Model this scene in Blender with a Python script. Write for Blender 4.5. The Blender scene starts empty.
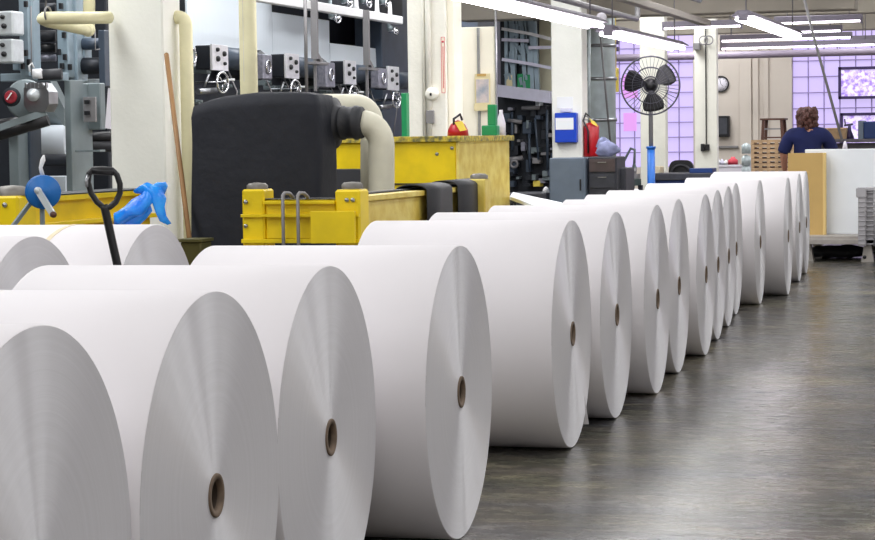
import bpy, bmesh, math, random
from mathutils import Vector, Matrix, noise
random.seed(7)
C = bpy.context.scene.collection
PI = math.pi
F = 2130.0; HC = 1.36; PIT = math.radians(3.511); YAW = math.radians(16.3)

# ------------------------------------------------------------------ survey helpers (camera geometry -> real positions)
ROL = 0.014
def ray(u, v):
    a = (u - 437.5) / F; b = (270 - v) / F
    xv = a * math.cos(ROL) + b * math.sin(ROL); yv = -a * math.sin(ROL) + b * math.cos(ROL)
    fw = math.cos(PIT) + yv * math.sin(PIT); z = -math.sin(PIT) + yv * math.cos(PIT)
    return Vector((xv * math.cos(YAW) - fw * math.sin(YAW), xv * math.sin(YAW) + fw * math.cos(YAW), z))
O3 = Vector((0, 0, HC))
def onX(u, v, X): r = ray(u, v); return O3 + r * (X / r.x)
def onY(u, v, Y): r = ray(u, v); return O3 + r * (Y / r.y)
def onZ(u, v, Z): r = ray(u, v); return O3 + r * ((Z - HC) / r.z)
def atd(u, v, d):
    r = ray(u, v); fw = -r.x * math.sin(YAW) + r.y * math.cos(YAW); return O3 + r * (d / fw)

# ------------------------------------------------------------------ materials
def lin(c):
    c = c / 255.0
    return c / 12.92 if c <= 0.04045 else ((c + 0.055) / 1.055) ** 2.4
def rgb(r, g, b): return (lin(r), lin(g), lin(b), 1)
MATS = {}
def mat(name, col, rough=0.5, metal=0.0, var=0.0, scale=8.0, bump=0.0, bscale=40.0, spec=0.5, emit=None, estr=0, alpha=1, trans=0, col2=None, stretch=None):
    if name in MATS: return MATS[name]
    m = bpy.data.materials.new(name); m.use_nodes = True
    nt = m.node_tree; b = nt.nodes['Principled BSDF']
    b.inputs['Base Color'].default_value = col
    b.inputs['Roughness'].default_value = rough
    b.inputs['Metallic'].default_value = metal
    b.inputs['Specular IOR Level'].default_value = spec
    if trans: b.inputs['Transmission Weight'].default_value = trans
    if alpha < 1: b.inputs['Alpha'].default_value = alpha
    if emit:
        b.inputs['Emission Color'].default_value = emit; b.inputs['Emission Strength'].default_value = estr
    tc = nt.nodes.new('ShaderNodeTexCoord'); src = tc.outputs['Object']
    if stretch:
        mp = nt.nodes.new('ShaderNodeMapping'); mp.inputs['Scale'].default_value = stretch
        nt.links.new(src, mp.inputs['Vector']); src = mp.outputs['Vector']
    if var > 0:
        n = nt.nodes.new('ShaderNodeTexNoise'); n.inputs['Scale'].default_value = scale; n.inputs['Detail'].default_value = 5
        nt.links.new(src, n.inputs['Vector'])
        r = nt.nodes.new('ShaderNodeValToRGB')
        c2 = col2 or tuple([x * (1 - var) for x in col[:3]] + [1])
        r.color_ramp.elements[0].position = 0.35; r.color_ramp.elements[1].position = 0.65
        r.color_ramp.elements[0].color = c2; r.color_ramp.elements[1].color = col
        nt.links.new(n.outputs['Fac'], r.inputs['Fac']); nt.links.new(r.outputs['Color'], b.inputs['Base Color'])
    if bump > 0:
        n2 = nt.nodes.new('ShaderNodeTexNoise'); n2.inputs['Scale'].default_value = bscale; n2.inputs['Detail'].default_value = 4
        nt.links.new(src, n2.inputs['Vector'])
        bp = nt.nodes.new('ShaderNodeBump'); bp.inputs['Strength'].default_value = bump; bp.inputs['Distance'].default_value = 0.02
        nt.links.new(n2.outputs['Fac'], bp.inputs['Height']); nt.links.new(bp.outputs['Normal'], b.inputs['Normal'])
    MATS[name] = m
    return m

def paper_face_mat():
    m = bpy.data.materials.new('paper_edge'); m.use_nodes = True; nt = m.node_tree; b = nt.nodes['Principled BSDF']
    b.inputs['Roughness'].default_value = 0.3
    b.inputs['Specular IOR Level'].default_value = 1.0
    b.inputs['Anisotropic'].default_value = 0.95
    b.inputs['Anisotropic Rotation'].default_value = 0.12
    tc = nt.nodes.new('ShaderNodeTexCoord')
    sp = nt.nodes.new('ShaderNodeSeparateXYZ'); nt.links.new(tc.outputs['Object'], sp.inputs[0])
    cb = nt.nodes.new('ShaderNodeCombineXYZ'); nt.links.new(sp.outputs['Y'], cb.inputs['X']); nt.links.new(sp.outputs['Z'], cb.inputs['Y'])
    ln = nt.nodes.new('ShaderNodeVectorMath'); ln.operation = 'LENGTH'; nt.links.new(cb.outputs[0], ln.inputs[0])
    n = nt.nodes.new('ShaderNodeTexNoise'); n.noise_dimensions = '1D'; n.inputs['Scale'].default_value = 55; n.inputs['Detail'].default_value = 6
    n.inputs['Roughness'].default_value = 0.75
    nt.links.new(ln.outputs['Value'], n.inputs['W'])
    r = nt.nodes.new('ShaderNodeValToRGB'); r.color_ramp.elements[0].position = 0.3; r.color_ramp.elements[1].position = 0.7
    r.color_ramp.elements[0].color = rgb(213, 211, 216); r.color_ramp.elements[1].color = rgb(221, 219, 225)
    nt.links.new(n.outputs['Fac'], r.inputs['Fac']); nt.links.new(r.outputs['Color'], b.inputs['Base Color'])
    bp = nt.nodes.new('ShaderNodeBump'); bp.inputs['Strength'].default_value = 0.12; bp.inputs['Distance'].default_value = 0.003
    nt.links.new(n.outputs['Fac'], bp.inputs['Height']); nt.links.new(bp.outputs['Normal'], b.inputs['Normal'])
    tg = nt.nodes.new('ShaderNodeTangent'); tg.direction_type = 'RADIAL'; tg.axis = 'X'
    nt.links.new(tg.outputs[0], b.inputs['Tangent'])
    g = nt.nodes.new('ShaderNodeBsdfAnisotropic'); g.inputs['Color'].default_value = (0.9, 0.9, 0.92, 1)
    g.inputs['Roughness'].default_value = 0.52; g.inputs['Anisotropy'].default_value = 0.75; g.inputs['Rotation'].default_value = 0.06
    nt.links.new(tg.outputs[0], g.inputs['Tangent']); nt.links.new(bp.outputs['Normal'], g.inputs['Normal'])
    mix = nt.nodes.new('ShaderNodeMixShader'); mix.inputs['Fac'].default_value = 0.2
    nt.links.new(b.outputs[0], mix.inputs[1]); nt.links.new(g.outputs[0], mix.inputs[2])
    nt.links.new(mix.outputs[0], nt.nodes['Material Output'].inputs['Surface'])
    return m
def floor_mat():
    m = bpy.data.materials.new('polished_concrete'); m.use_nodes = True; nt = m.node_tree; b = nt.nodes['Principled BSDF']
    tc = nt.nodes.new('ShaderNodeTexCoord')
    def N(sc, det, scale, rot, rough=0.6):
        mp = nt.nodes.new('ShaderNodeMapping'); mp.inputs['Scale'].default_value = scale; mp.inputs['Rotation'].default_value = (0, 0, rot)
        n = nt.nodes.new('ShaderNodeTexNoise'); n.inputs['Scale'].default_value = sc; n.inputs['Detail'].default_value = det; n.inputs['Roughness'].default_value = rough
        nt.links.new(tc.outputs['Object'], mp.inputs['Vector']); nt.links.new(mp.outputs[0], n.inputs['Vector']); return n
    def ramp(n, stops):
        r = nt.nodes.new('ShaderNodeValToRGB'); e = r.color_ramp.elements
        e[0].position, e[0].color = stops[0]; e[1].position, e[1].color = stops[-1]
        for p_, c_ in stops[1:-1]: q = e.new(p_); q.color = c_
        nt.links.new(n.outputs['Fac'], r.inputs['Fac']); return r
    nA = N(1.6, 12, (1.0, 1.25, 1), -0.25, 0.78)
    rA = ramp(nA, [(0.36, rgb(46, 46, 50)), (0.46, rgb(82, 81, 75)), (0.54, rgb(106, 101, 90)), (0.64, rgb(146, 138, 126))])
    nB = N(0.9, 7, (1.0, 2.2, 1), 0.35, 0.6)
    rB = ramp(nB, [(0.38, rgb(154, 156, 126)), (0.5, rgb(142, 136, 130)), (0.62, rgb(118, 128, 164))])
    nC = N(5.0, 9, (1.0, 3.0, 1), -0.3, 0.75)
    rC = ramp(nC, [(0.38, (0.26, 0.26, 0.27, 1)), (0.62, (0.68, 0.68, 0.66, 1))])
    m1 = nt.nodes.new('ShaderNodeMix'); m1.data_type = 'RGBA'; m1.blend_type = 'OVERLAY'; m1.inputs['Factor'].default_value = 0.55
    nt.links.new(rA.outputs['Color'], m1.inputs[6]); nt.links.new(rB.outputs['Color'], m1.inputs[7])
    m2 = nt.nodes.new('ShaderNodeMix'); m2.data_type = 'RGBA'; m2.blend_type = 'OVERLAY'; m2.inputs['Factor'].default_value = 0.7
    nt.links.new(m1.outputs[2], m2.inputs[6]); nt.links.new(rC.outputs['Color'], m2.inputs[7])
    nt.links.new(m2.outputs[2], b.inputs['Base Color'])
    r3 = nt.nodes.new('ShaderNodeMapRange'); r3.inputs['From Min'].default_value = 0.3; r3.inputs['From Max'].default_value = 0.7
    r3.inputs['To Min'].default_value = 0.16; r3.inputs['To Max'].default_value = 0.36
    nt.links.new(nC.outputs['Fac'], r3.inputs['Value']); nt.links.new(r3.outputs[0], b.inputs['Roughness'])
    nD = N(5.0, 5, (1, 1, 1), 0, 0.6)
    bp = nt.nodes.new('ShaderNodeBump'); bp.inputs['Strength'].default_value = 0.10; bp.inputs['Distance'].default_value = 0.004
    nt.links.new(nD.outputs['Fac'], bp.inputs['Height']); nt.links.new(bp.outputs['Normal'], b.inputs['Normal'])
    b.inputs['Specular IOR Level'].default_value = 0.6
    return m

M_paper = mat('newsprint_wrap', rgb(228, 224, 227), 0.6, var=0.03, scale=3, spec=0.3)
M_face = paper_face_mat()
M_core = mat('core_board', rgb(118, 100, 84), 0.8, var=0.3, scale=30)
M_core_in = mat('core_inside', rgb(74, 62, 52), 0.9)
M_floor = floor_mat()
M_wall = mat('cream_paint_wall', rgb(205, 196, 186), 0.7, var=0.08, scale=1.5, bump=0.1)
M_darkwall = mat('press_hall_wall', rgb(52, 56, 64), 0.8, var=0.2)
M_ceil = mat('ceiling_paint', rgb(176, 170, 162), 0.8, var=0.1, scale=1)
M_beam = mat('beam_paint', rgb(178, 170, 158), 0.75, var=0.12, scale=2)
M_pillar = mat('white_pillar_paint', rgb(244, 244, 236), 0.65, var=0.04, scale=4, bump=0.1, bscale=30)
M_pillar2 = mat('ivory_pillar_paint', rgb(238, 236, 226), 0.65, var=0.05, scale=4, bump=0.2, bscale=30)
M_lag = mat('cream_pipe_lagging', rgb(242, 236, 196), 0.7, var=0.08, scale=6, bump=0.3, bscale=12)
M_lag2 = mat('grey_cream_duct_wrap', rgb(232, 228, 208), 0.65, var=0.12, scale=6, bump=0.2, bscale=10)
M_yel = mat('yellow_machine_paint', rgb(246, 214, 4), 0.42, var=0.16, scale=5)
M_yel2 = mat('pale_yellow_paint', rgb(234, 214, 116), 0.5, var=0.3, scale=7, col2=rgb(214, 184, 72), bump=0.15)
M_yed = mat('chipped_yellow_lip', rgb(214, 190, 60), 0.55, var=0.5, scale=26, col2=rgb(96, 96, 62))
M_olive = mat('olive_box_paint', rgb(92, 88, 48), 0.6, var=0.2)
M_black = mat('black_tank_skin', rgb(28, 31, 42), 0.7, var=0.2, scale=4, bump=0.5, bscale=7)
M_rub = mat('black_rubber', rgb(48, 49, 54), 0.6, var=0.15, bump=0.1)
M_blk = mat('black_plastic', rgb(22, 22, 26), 0.4)
M_dark = mat('dark_machine_steel', rgb(40, 44, 52), 0.5, 0.3, var=0.3, scale=6)
M_dblue = mat('dark_blue_machine_paint', rgb(66, 78, 94), 0.45, 0.1, var=0.2, scale=5)
M_bg = mat('blue_grey_machine_paint', rgb(150, 168, 180), 0.45, 0.2, var=0.15, scale=5)
M_gg = mat('green_grey_machine_paint', rgb(124, 136, 140), 0.5, 0.1, var=0.15, scale=5)
M_steel = mat('steel', rgb(170, 172, 176), 0.3, 0.9, var=0.2, scale=10)
M_chrome = mat('bright_chrome', rgb(225, 226, 230), 0.15, 1.0)
M_plate = mat('bright_panel', rgb(214, 220, 224), 0.35, 0.3, var=0.12, scale=20)
M_plp = mat('violet_panel', rgb(158, 158, 172), 0.35, 0.3, var=0.3, scale=30)
M_web = mat('paper_web_white', rgb(214, 222, 230), 0.6, var=0.04, scale=1.2)
M_white = mat('white_paint', rgb(236, 236, 238), 0.5)
M_wbrd = mat('white_board', rgb(238, 243, 248), 0.5, var=0.02)
M_card = mat('brown_cardboard', rgb(202, 168, 104), 0.75, var=0.08, scale=4)
M_cedge = mat('cardboard_edge', rgb(226, 196, 130), 0.75)
M_wood = mat('broom_wood', rgb(158, 118, 74), 0.6, var=0.2, scale=12, stretch=(1, 1, 0.1))
M_dwood = mat('dark_stool_wood', rgb(92, 58, 44), 0.55, var=0.2)
M_tray = mat('tray_wood', rgb(196, 164, 126), 0.7, var=0.25, scale=14)
M_red = mat('red_enamel', rgb(176, 16, 30), 0.3)
M_ywt = mat('yellow_tag', rgb(238, 214, 90), 0.6)
M_blue = mat('blue_enamel', rgb(18, 66, 190), 0.35)
M_blue2 = mat('reel_blue', rgb(20, 108, 186), 0.45, var=0.15)
M_bag = mat('blue_polythene', rgb(48, 168, 252), 0.25, var=0.35, scale=9, col2=rgb(10, 116, 232), bump=0.5, bscale=16)
M_green = mat('green_plastic', rgb(20, 140, 84), 0.4)
M_gcab = mat('slate_cabinet_paint', rgb(116, 130, 146), 0.4, 0.1, var=0.1)
M_dcab = mat('dark_cabinet', rgb(60, 62, 70), 0.5, var=0.25, scale=10)
M_lav = mat('lavender_beam_paint', rgb(216, 214, 232), 0.5, var=0.08)
M_galv = mat('galvanised', rgb(214, 226, 230), 0.35, 0.15, var=0.18, scale=7)
M_beige = mat('beige_panel', rgb(232, 228, 200), 0.6, var=0.1, scale=2)
M_cream = mat('cream_partition_paint', rgb(250, 245, 228), 0.6, var=0.05, scale=3)
M_grey = mat('grey_conduit', rgb(136, 134, 136), 0.45, 0.3)
M_hous = mat('lamp_housing', rgb(128, 122, 136), 0.4, 0.2)
M_tube = mat('fluorescent_tube', rgb(255, 255, 255), 0.4, emit=(1.0, 0.95, 1.0, 1), estr=14)
M_pane = mat('frosted_pane', rgb(110, 100, 140), 0.4, emit=rgb(212, 196, 248), estr=0.92, var=0.1, scale=1.5)
M_pane2 = mat('magenta_pane', rgb(120, 90, 130), 0.4, emit=rgb(226, 158, 236), estr=0.9)
M_mull = mat('window_bar_violet', rgb(158, 142, 196), 0.5)
M_frame = mat('dark_vent_frame', rgb(64, 50, 96), 0.4)
M_shirt = mat('navy_cotton', rgb(22, 32, 84), 0.9, var=0.2, scale=6, bump=0.3, bscale=10)
M_skin = mat('skin', rgb(196, 140, 116), 0.55)
M_hair = mat('brown_curls', rgb(96, 58, 50), 0.6, var=0.5, scale=30, bump=0.8, bscale=60)
M_jean = mat('dark_trousers', rgb(38, 42, 58), 0.85)
M_wire = mat('grey_wire', rgb(176, 174, 178), 0.45, 0.2)
M_deck = mat('cart_deck', rgb(176, 170, 164), 0.5, 0.2, var=0.2, scale=8)
M_stic = mat('paper_notice', rgb(226, 214, 170), 0.7)
M_pink = mat('red_print', rgb(206, 70, 84), 0.6)
M_label = mat('white_label', rgb(240, 242, 244), 0.5)
M_cloth = mat('white_cloth', rgb(230, 226, 236), 0.8)
M_tape = mat('kraft_tape', rgb(222, 208, 176), 0.6)
M_cap = mat('dull_steel_cap', rgb(132, 128, 122), 0.5, 0.4, var=0.3, scale=14)
M_cage = mat('fan_cage_wire', rgb(78, 78, 88), 0.4, 0.4)
M_brt = mat('polished_panel', rgb(240, 240, 244), 0.3, 0.25, var=0.12, scale=14)
M_fblue = mat('fan_post_blue', rgb(36, 112, 206), 0.35)
M_tube2 = mat('far_tube', rgb(255, 255, 255), 0.4, emit=(0.95, 0.88, 1.0, 1), estr=5)
M_dred = mat('dial_red', rgb(158, 36, 52), 0.4, var=0.3, scale=30)
M_navy = mat('navy_plastic', rgb(18, 54, 116), 0.45)

# ------------------------------------------------------------------ mesh builder
class MB:
    def __init__(s): s.v = []; s.f = []; s.sm = []; s.mi = []
    def add(s, vs, fs, smooth=False, mi=0):
        o = len(s.v); s.v += [Vector(p) for p in vs]
        for f in fs: s.f.append([i + o for i in f]); s.sm.append(smooth); s.mi.append(mi)
        return s
    def box(s, a, b, mi=0):
        x0, x1 = sorted((a[0], b[0])); y0, y1 = sorted((a[1], b[1])); z0, z1 = sorted((a[2], b[2]))
        e = min(x1 - x0, y1 - y0, z1 - z0) * 0.08; e = min(e, 0.012)
        # chamfered box
        vs = []; idx = {}
        for i, x in enumerate((x0, x1)):
            for j, y in enumerate((y0, y1)):
                for k, z in enumerate((z0, z1)):
                    sx = 1 if i == 0 else -1; sy = 1 if j == 0 else -1; sz = 1 if k == 0 else -1
                    idx[(i, j, k, 'x')] = len(vs); vs.append((x, y + sy * e, z + sz * e))
                    idx[(i, j, k, 'y')] = len(vs); vs.append((x + sx * e, y, z + sz * e))
                    idx[(i, j, k, 'z')] = len(vs); vs.append((x + sx * e, y + sy * e, z))
        g = idx
        fs = []
        for i in (0, 1): fs.append([g[(i, 0, 0, 'x')], g[(i, 1, 0, 'x')], g[(i, 1, 1, 'x')], g[(i, 0, 1, 'x')]])
        for j in (0, 1): fs.append([g[(0, j, 0, 'y')], g[(1, j, 0, 'y')], g[(1, j, 1, 'y')], g[(0, j, 1, 'y')]])
        for k in (0, 1): fs.append([g[(0, 0, k, 'z')], g[(1, 0, k, 'z')], g[(1, 1, k, 'z')], g[(0, 1, k, 'z')]])
        for i in (0, 1):
            for j in (0, 1):
                fs.append([g[(i, j, 0, 'x')], g[(i, j, 0, 'y')], g[(i, j, 1, 'y')], g[(i, j, 1, 'x')]])
            for k in (0, 1):
                fs.append([g[(i, 0, k, 'x')], g[(i, 0, k, 'z')], g[(i, 1, k, 'z')], g[(i, 1, k, 'x')]])
        for j in (0, 1):
            for k in (0, 1):
                fs.append([g[(0, j, k, 'y')], g[(0, j, k, 'z')], g[(1, j, k, 'z')], g[(1, j, k, 'y')]])
        for i in (0, 1):
            for j in (0, 1):
                for k in (0, 1): fs.append([g[(i, j, k, 'x')], g[(i, j, k, 'y')], g[(i, j, k, 'z')]])
        return s.add(vs, fs, mi=mi)
    def bar(s, p, q, w, h=None, mi=0):
        h = h or w; p = Vector(p); q = Vector(q); d = (q - p).normalized()
        up = Vector((0, 0, 1)) if abs(d.z) < 0.9 else Vector((0, 1, 0))
        a = d.cross(up).normalized() * w / 2; b = a.cross(d).normalized() * h / 2
        vs = [p - a - b, p + a - b, p + a + b, p - a + b, q - a - b, q + a - b, q + a + b, q - a + b]
        return s.add(vs, [(0, 1, 2, 3), (7, 6, 5, 4), (0, 4, 5, 1), (1, 5, 6, 2), (2, 6, 7, 3), (3, 7, 4, 0)], mi=mi)
    def tube(s, pts, r, seg=12, cap=True, mi=0):
        pts = [Vector(p) for p in pts]; n = len(pts); rs = r if isinstance(r, (list, tuple)) else [r] * n
        o = len(s.v); ref = None; vs = []
        for i, p in enumerate(pts):
            d = ((pts[min(i + 1, n - 1)] - pts[i]).normalized() + (pts[i] - pts[max(i - 1, 0)]).normalized()).normalized()
            if ref is None: ref = Vector((0, 0, 1)) if abs(d.z) < 0.9 else Vector((1, 0, 0))
            a = (ref - d * ref.dot(d)).normalized(); b = d.cross(a); ref = a
            for k in range(seg):
                t = 2 * PI * k / seg; vs.append(p + (a * math.cos(t) + b * math.sin(t)) * rs[i])
        fs = []
        for i in range(n - 1):
            for k in range(seg):
                k2 = (k + 1) % seg; fs.append((i * seg + k, i * seg + k2, (i + 1) * seg + k2, (i + 1) * seg + k))
        s.add(vs, fs, True, mi)
        if cap:
            s.add([], []); oo = o
            s.f.append([oo + k for k in range(seg)][::-1]); s.sm.append(False); s.mi.append(mi)
            s.f.append([oo + (n - 1) * seg + k for k in range(seg)]); s.sm.append(False); s.mi.append(mi)
        return s
    def lathe(s, c, axis, prof, seg=32, mi=0, smooth=True):
        """prof: (offset along axis, radius) pairs around point c"""
        c = Vector(c); d = Vector(axis).normalized(); ref = Vector((0, 0, 1)) if abs(d.z) < 0.9 else Vector((1, 0, 0))
        a = (ref - d * ref.dot(d)).normalized(); b = d.cross(a)
        vs = []; fs = []; n = len(prof)
        for (o, r) in prof:
            for k in range(seg):
                t = 2 * PI * k / seg; vs.append(c + d * o + (a * math.cos(t) + b * math.sin(t)) * max(r, 1e-4))
        for i in range(n - 1):
            for k in range(seg):
                k2 = (k + 1) % seg; fs.append((i * seg + k, i * seg + k2, (i + 1) * seg + k2, (i + 1) * seg + k))
        return s.add(vs, fs, smooth, mi)
    def torus(s, c, axis, R, r, seg=28, ms=8, mi=0, a0=0, a1=2 * PI):
        c = Vector(c); d = Vector(axis).normalized(); ref = Vector((0, 0, 1)) if abs(d.z) < 0.9 else Vector((1, 0, 0))
        a = (ref - d * ref.dot(d)).normalized(); b = d.cross(a)
        vs = []; fs = []
        for i in range(seg):
            t = 2 * PI * i / seg; e = a * math.cos(t) + b * math.sin(t)
            for k in range(ms):
                q = 2 * PI * k / ms; vs.append(c + e * (R + r * math.cos(q)) + d * r * math.sin(q))
        for i in range(seg):
            for k in range(ms):
                i2 = (i + 1) % seg; k2 = (k + 1) % ms
                fs.append((i * ms + k, i * ms + k2, i2 * ms + k2, i2 * ms + k))
        return s.add(vs, fs, True, mi)
    def ball(s, c, r, seg=14, rings=8, sc=(1, 1, 1), nz=0, nf=4, mi=0):
        c = Vector(c); vs = []; fs = []
        for i in range(rings + 1):
            ph = PI * i / rings
            for k in range(seg):
                t = 2 * PI * k / seg
                e = Vector((math.sin(ph) * math.cos(t), math.sin(ph) * math.sin(t), math.cos(ph)))
                q = 1 + (noise.noise(e * nf + c * 3) * nz if nz else 0)
                vs.append(c + Vector((e.x * sc[0], e.y * sc[1], e.z * sc[2])) * r * q)
        for i in range(rings):
            for k in range(seg):
                k2 = (k + 1) % seg; fs.append((i * seg + k, (i + 1) * seg + k, (i + 1) * seg + k2, i * seg + k2))
        return s.add(vs, fs, True, mi)
    def prism(s, pts, off, mi=0):
        n = len(pts); off = Vector(off); pts = [Vector(p) for p in pts]
        fs = [list(range(n))[::-1], [n + i for i in range(n)]] + [(i, (i + 1) % n, n + (i + 1) % n, n + i) for i in range(n)]
        return s.add(pts + [p + off for p in pts], fs, mi=mi)
    def build(s, name, mats, parent=None, local=False):
        me = bpy.data.meshes.new(name)
        base = Vector((0, 0, 0)); o = bpy.data.objects.new(name, me)
        if parent is not None and not local: base = parent['_base'] if isinstance(parent.get('_base'), Vector) else BASE[parent.name]
        if parent is None and not local:
            xs = [p.x for p in s.v]; ys = [p.y for p in s.v]; zs = [p.z for p in s.v]
            base = Vector(((min(xs) + max(xs)) / 2, (min(ys) + max(ys)) / 2, min(zs)))
            o.location = base
        me.from_pydata([tuple(p - base) for p in s.v], [], s.f)
        for p, sm, mi in zip(me.polygons, s.sm, s.mi): p.use_smooth = sm; p.material_index = mi
        me.validate(); bm = bmesh.new(); bm.from_mesh(me); bmesh.ops.remove_doubles(bm, verts=bm.verts, dist=1e-6)
        bmesh.ops.recalc_face_normals(bm, faces=bm.faces); bm.to_mesh(me); bm.free()
        for m in (mats if isinstance(mats, (list, tuple)) else [mats]): me.materials.append(m)
        C.objects.link(o)
        if parent is not None:
            o.parent = parent; BASE[o.name] = base
        else: BASE[o.name] = base
        return o
BASE = {}
def thing(name, label, cat, loc, group=None, rotz=0):
    o = bpy.data.objects.new(name, None); C.objects.link(o); o.location = loc; o.rotation_euler = (0, 0, rotz)
    o.empty_display_size = 0.1
    o['label'] = label; o['category'] = cat
    if group: o['group'] = group
    BASE[o.name] = Vector(loc)
    return o
def tag(o, label, cat, group=None):
    o['label'] = label; o['category'] = cat
    if group: o['group'] = group
    return o
def struct(o): o['kind'] = 'structure'; return o
def copytree(o, parent=None):
    c = o.copy(); C.objects.link(c)
    if parent is not None: c.parent = parent
    for ch in list(o.children): copytree(ch, c)
    return c
def arc(c, p0, a, b, n=8):
    """quarter bend: from p0 dir a turning to dir b with radius vector sizes"""
    return [Vector(c) + Vector(a) * math.cos(t * PI / 2 / n) + Vector(b) * math.sin(t * PI / 2 / n) for t in range(n + 1)]

# ================================================================== SETTING
def slab(name, a, b, m): return struct(MB().box(a, b).build(name, m))
XR = 7.0
slab('floor', (-16, -4, -0.2), (XR, 46.3, 0), M_floor)
slab('ceiling', (-16, -4, 4.6), (XR, 46.3, 4.8), M_ceil)
slab('wall_right', (XR, -4, 0), (XR + 0.2, 46.3, 4.6), M_wall)
slab('wall_left', (-16.2, -4, 0), (-16, 46.3, 4.6), M_darkwall)
slab('wall_behind', (-16, -4.2, 0), (XR, -4, 4.6), M_wall)
# far wall with two window openings
YF = 46.0
xa0 = onY(560, 100, YF).x; xa1 = onY(693, 100, YF).x
xb0 = onY(792, 100, YF).x; xb1 = 4.5
za0 = onY(680, 167, YF).z; zb0 = onY(830, 172, YF).z; zt = 3.6
w = MB()
w.box((-16, YF, 0), (xa0, YF + 0.3, 4.6)); w.box((xa1, YF, 0), (xb0, YF + 0.3, 4.6)); w.box((xb1, YF, 0), (XR, YF + 0.3, 4.6))
w.box((xa0, YF, 0), (xa1, YF + 0.3, za0)); w.box((xb0, YF, 0), (xb1, YF + 0.3, zb0))
w.box((xa0, YF, zt), (xa1, YF + 0.3, 4.6)); w.box((xb0, YF, zt), (xb1, YF + 0.3, 4.6))
# pilasters and conduit ridges on the far wall
for (u, wd) in ((740, 0.25), (753, 0.12), (764, 0.1)):
    x = onY(u, 100, YF).x; w.box((x, YF - 0.05, 0), (x + wd, YF + 0.01, 3.3))
struct(w.build('wall_far', M_wall))
def window(name, x0, x1, z0, z1, pitch, pm, mags=(), skip=None):
    g = MB(); g.box((x0, YF + 0.14, z0), (x1, YF + 0.17, z1))
    o = struct(g.build(name, pm))
    fr = MB(); x = x0
    n = int(round((x1 - x0) / pitch))
    for i in range(n + 1):
        xx = x0 + (x1 - x0) * i / n; fr.box((xx - 0.013, YF + 0.11, z0), (xx + 0.013, YF + 0.14, z1))
    nz = int(round((z1 - z0) / pitch))
    for i in range(nz + 1):
        zz = z0 + (z1 - z0) * i / nz; fr.box((x0, YF + 0.08, zz - 0.012), (x1, YF + 0.14, zz + 0.012))
    f = fr.build('window_frame', M_mull, o)
    return o
w1 = window('window_1', xa0, xa1, za0, zt, 0.335, M_pane)
w2 = window('window_2', xb0, xb1, zb0, zt, 0.335, M_pane)
def vent(u0, u1, v0, v1, parent, glassmat):
    a = onY(u0, v0, YF); b = onY(u1, v1, YF); t = 0.06
    m = MB()
    m.box((a.x, YF + 0.02, a.z), (b.x, YF + 0.13, a.z - t)); m.box((a.x, YF + 0.02, b.z), (b.x, YF + 0.13, b.z + t))
    m.box((a.x, YF + 0.02, a.z), (a.x + t, YF + 0.13, b.z)); m.box((b.x - t, YF + 0.02, a.z), (b.x, YF + 0.13, b.z))
    m.build('vent_frame', M_frame, parent)
    g = MB().box((a.x + t, YF + 0.05, a.z - t), (b.x - t, YF + 0.07, b.z + t)); g.build('vent_glass', glassmat, parent)
M_clear = mat('vent_glass_view', rgb(90, 80, 110), 0.15, emit=rgb(190, 160, 240), estr=0.75, var=0.65, scale=14, bump=0.6, bscale=6)
_nt = M_clear.node_tree; _b = _nt.nodes['Principled BSDF']
_r = [n for n in _nt.nodes if n.type == 'VALTORGB'][0]
_r.color_ramp.elements[0].color = rgb(150, 120, 205); _r.color_ramp.elements[1].color = rgb(232, 224, 250)
_nt.links.new(_r.outputs['Color'], _b.inputs['Emission Color'])
vent(838, 905, 67, 98, w2, M_clear)
vent(840, 905, 113, 150, w2, M_clear)
# magenta lower panes behind fan
a = onY(622, 75, YF); b = onY(637, 98, YF)
MB().box((a.x, YF + 0.05, a.z), (b.x, YF + 0.09, b.z)).build('tinted_pane', M_pane2, w1)
a = onY(623, 113, YF); b = onY(636, 131, YF)
MB().box((a.x, YF + 0.05, a.z), (b.x, YF + 0.09, b.z)).build('tinted_pane', M_pane2, w1)
a = onY(600, 62, YF); b = onY(693, 57, YF)
MB().box((a.x, YF + 0.0, a.z), (b.x, YF + 0.09, b.z)).build('window_rail', M_mull, w1)

# main row of pillars (each pillar carries the roof: structure)
PX = -6.66
PU = [(108, 55), (407, 40), (552, 31), (641, 24), (694, 20)]
PY = [onX(u_, 90, PX).y for u_ in (109.5, 408, 551.5, 640, 694.5)]
for i, ((u, _), y) in enumerate(zip(PU, PY)):
    m = MB(); wd = 0.425 if i else 0.43
    m.box((PX, y, 0), (PX + wd, y + (0.33, 0.36, 0.36, 0.22, 0.2)[i], 4.6))
    o = struct(m.build('trim_%d' % (i + 1), M_pillar if i in (0, 2) else M_pillar2))
# ceiling beams across and along
def zat(v, d): return HC + (137 - v) * d / F
yb = 29.6
xe = onY(855, 5, yb).x; xs = onY(560, 5, yb).x
struct(MB().box((xs - 1.5, yb, onY(700, 13.5, yb).z), (xe, yb + 0.5, 4.6)).build('trim_6', M_beam))
for k, y in enumerate((36.0, 41.8)):
    struct(MB().box((-9, y, 3.35), (XR, y + 0.4, 4.6)).build('trim_%d' % (8 + k), M_beam))

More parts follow.
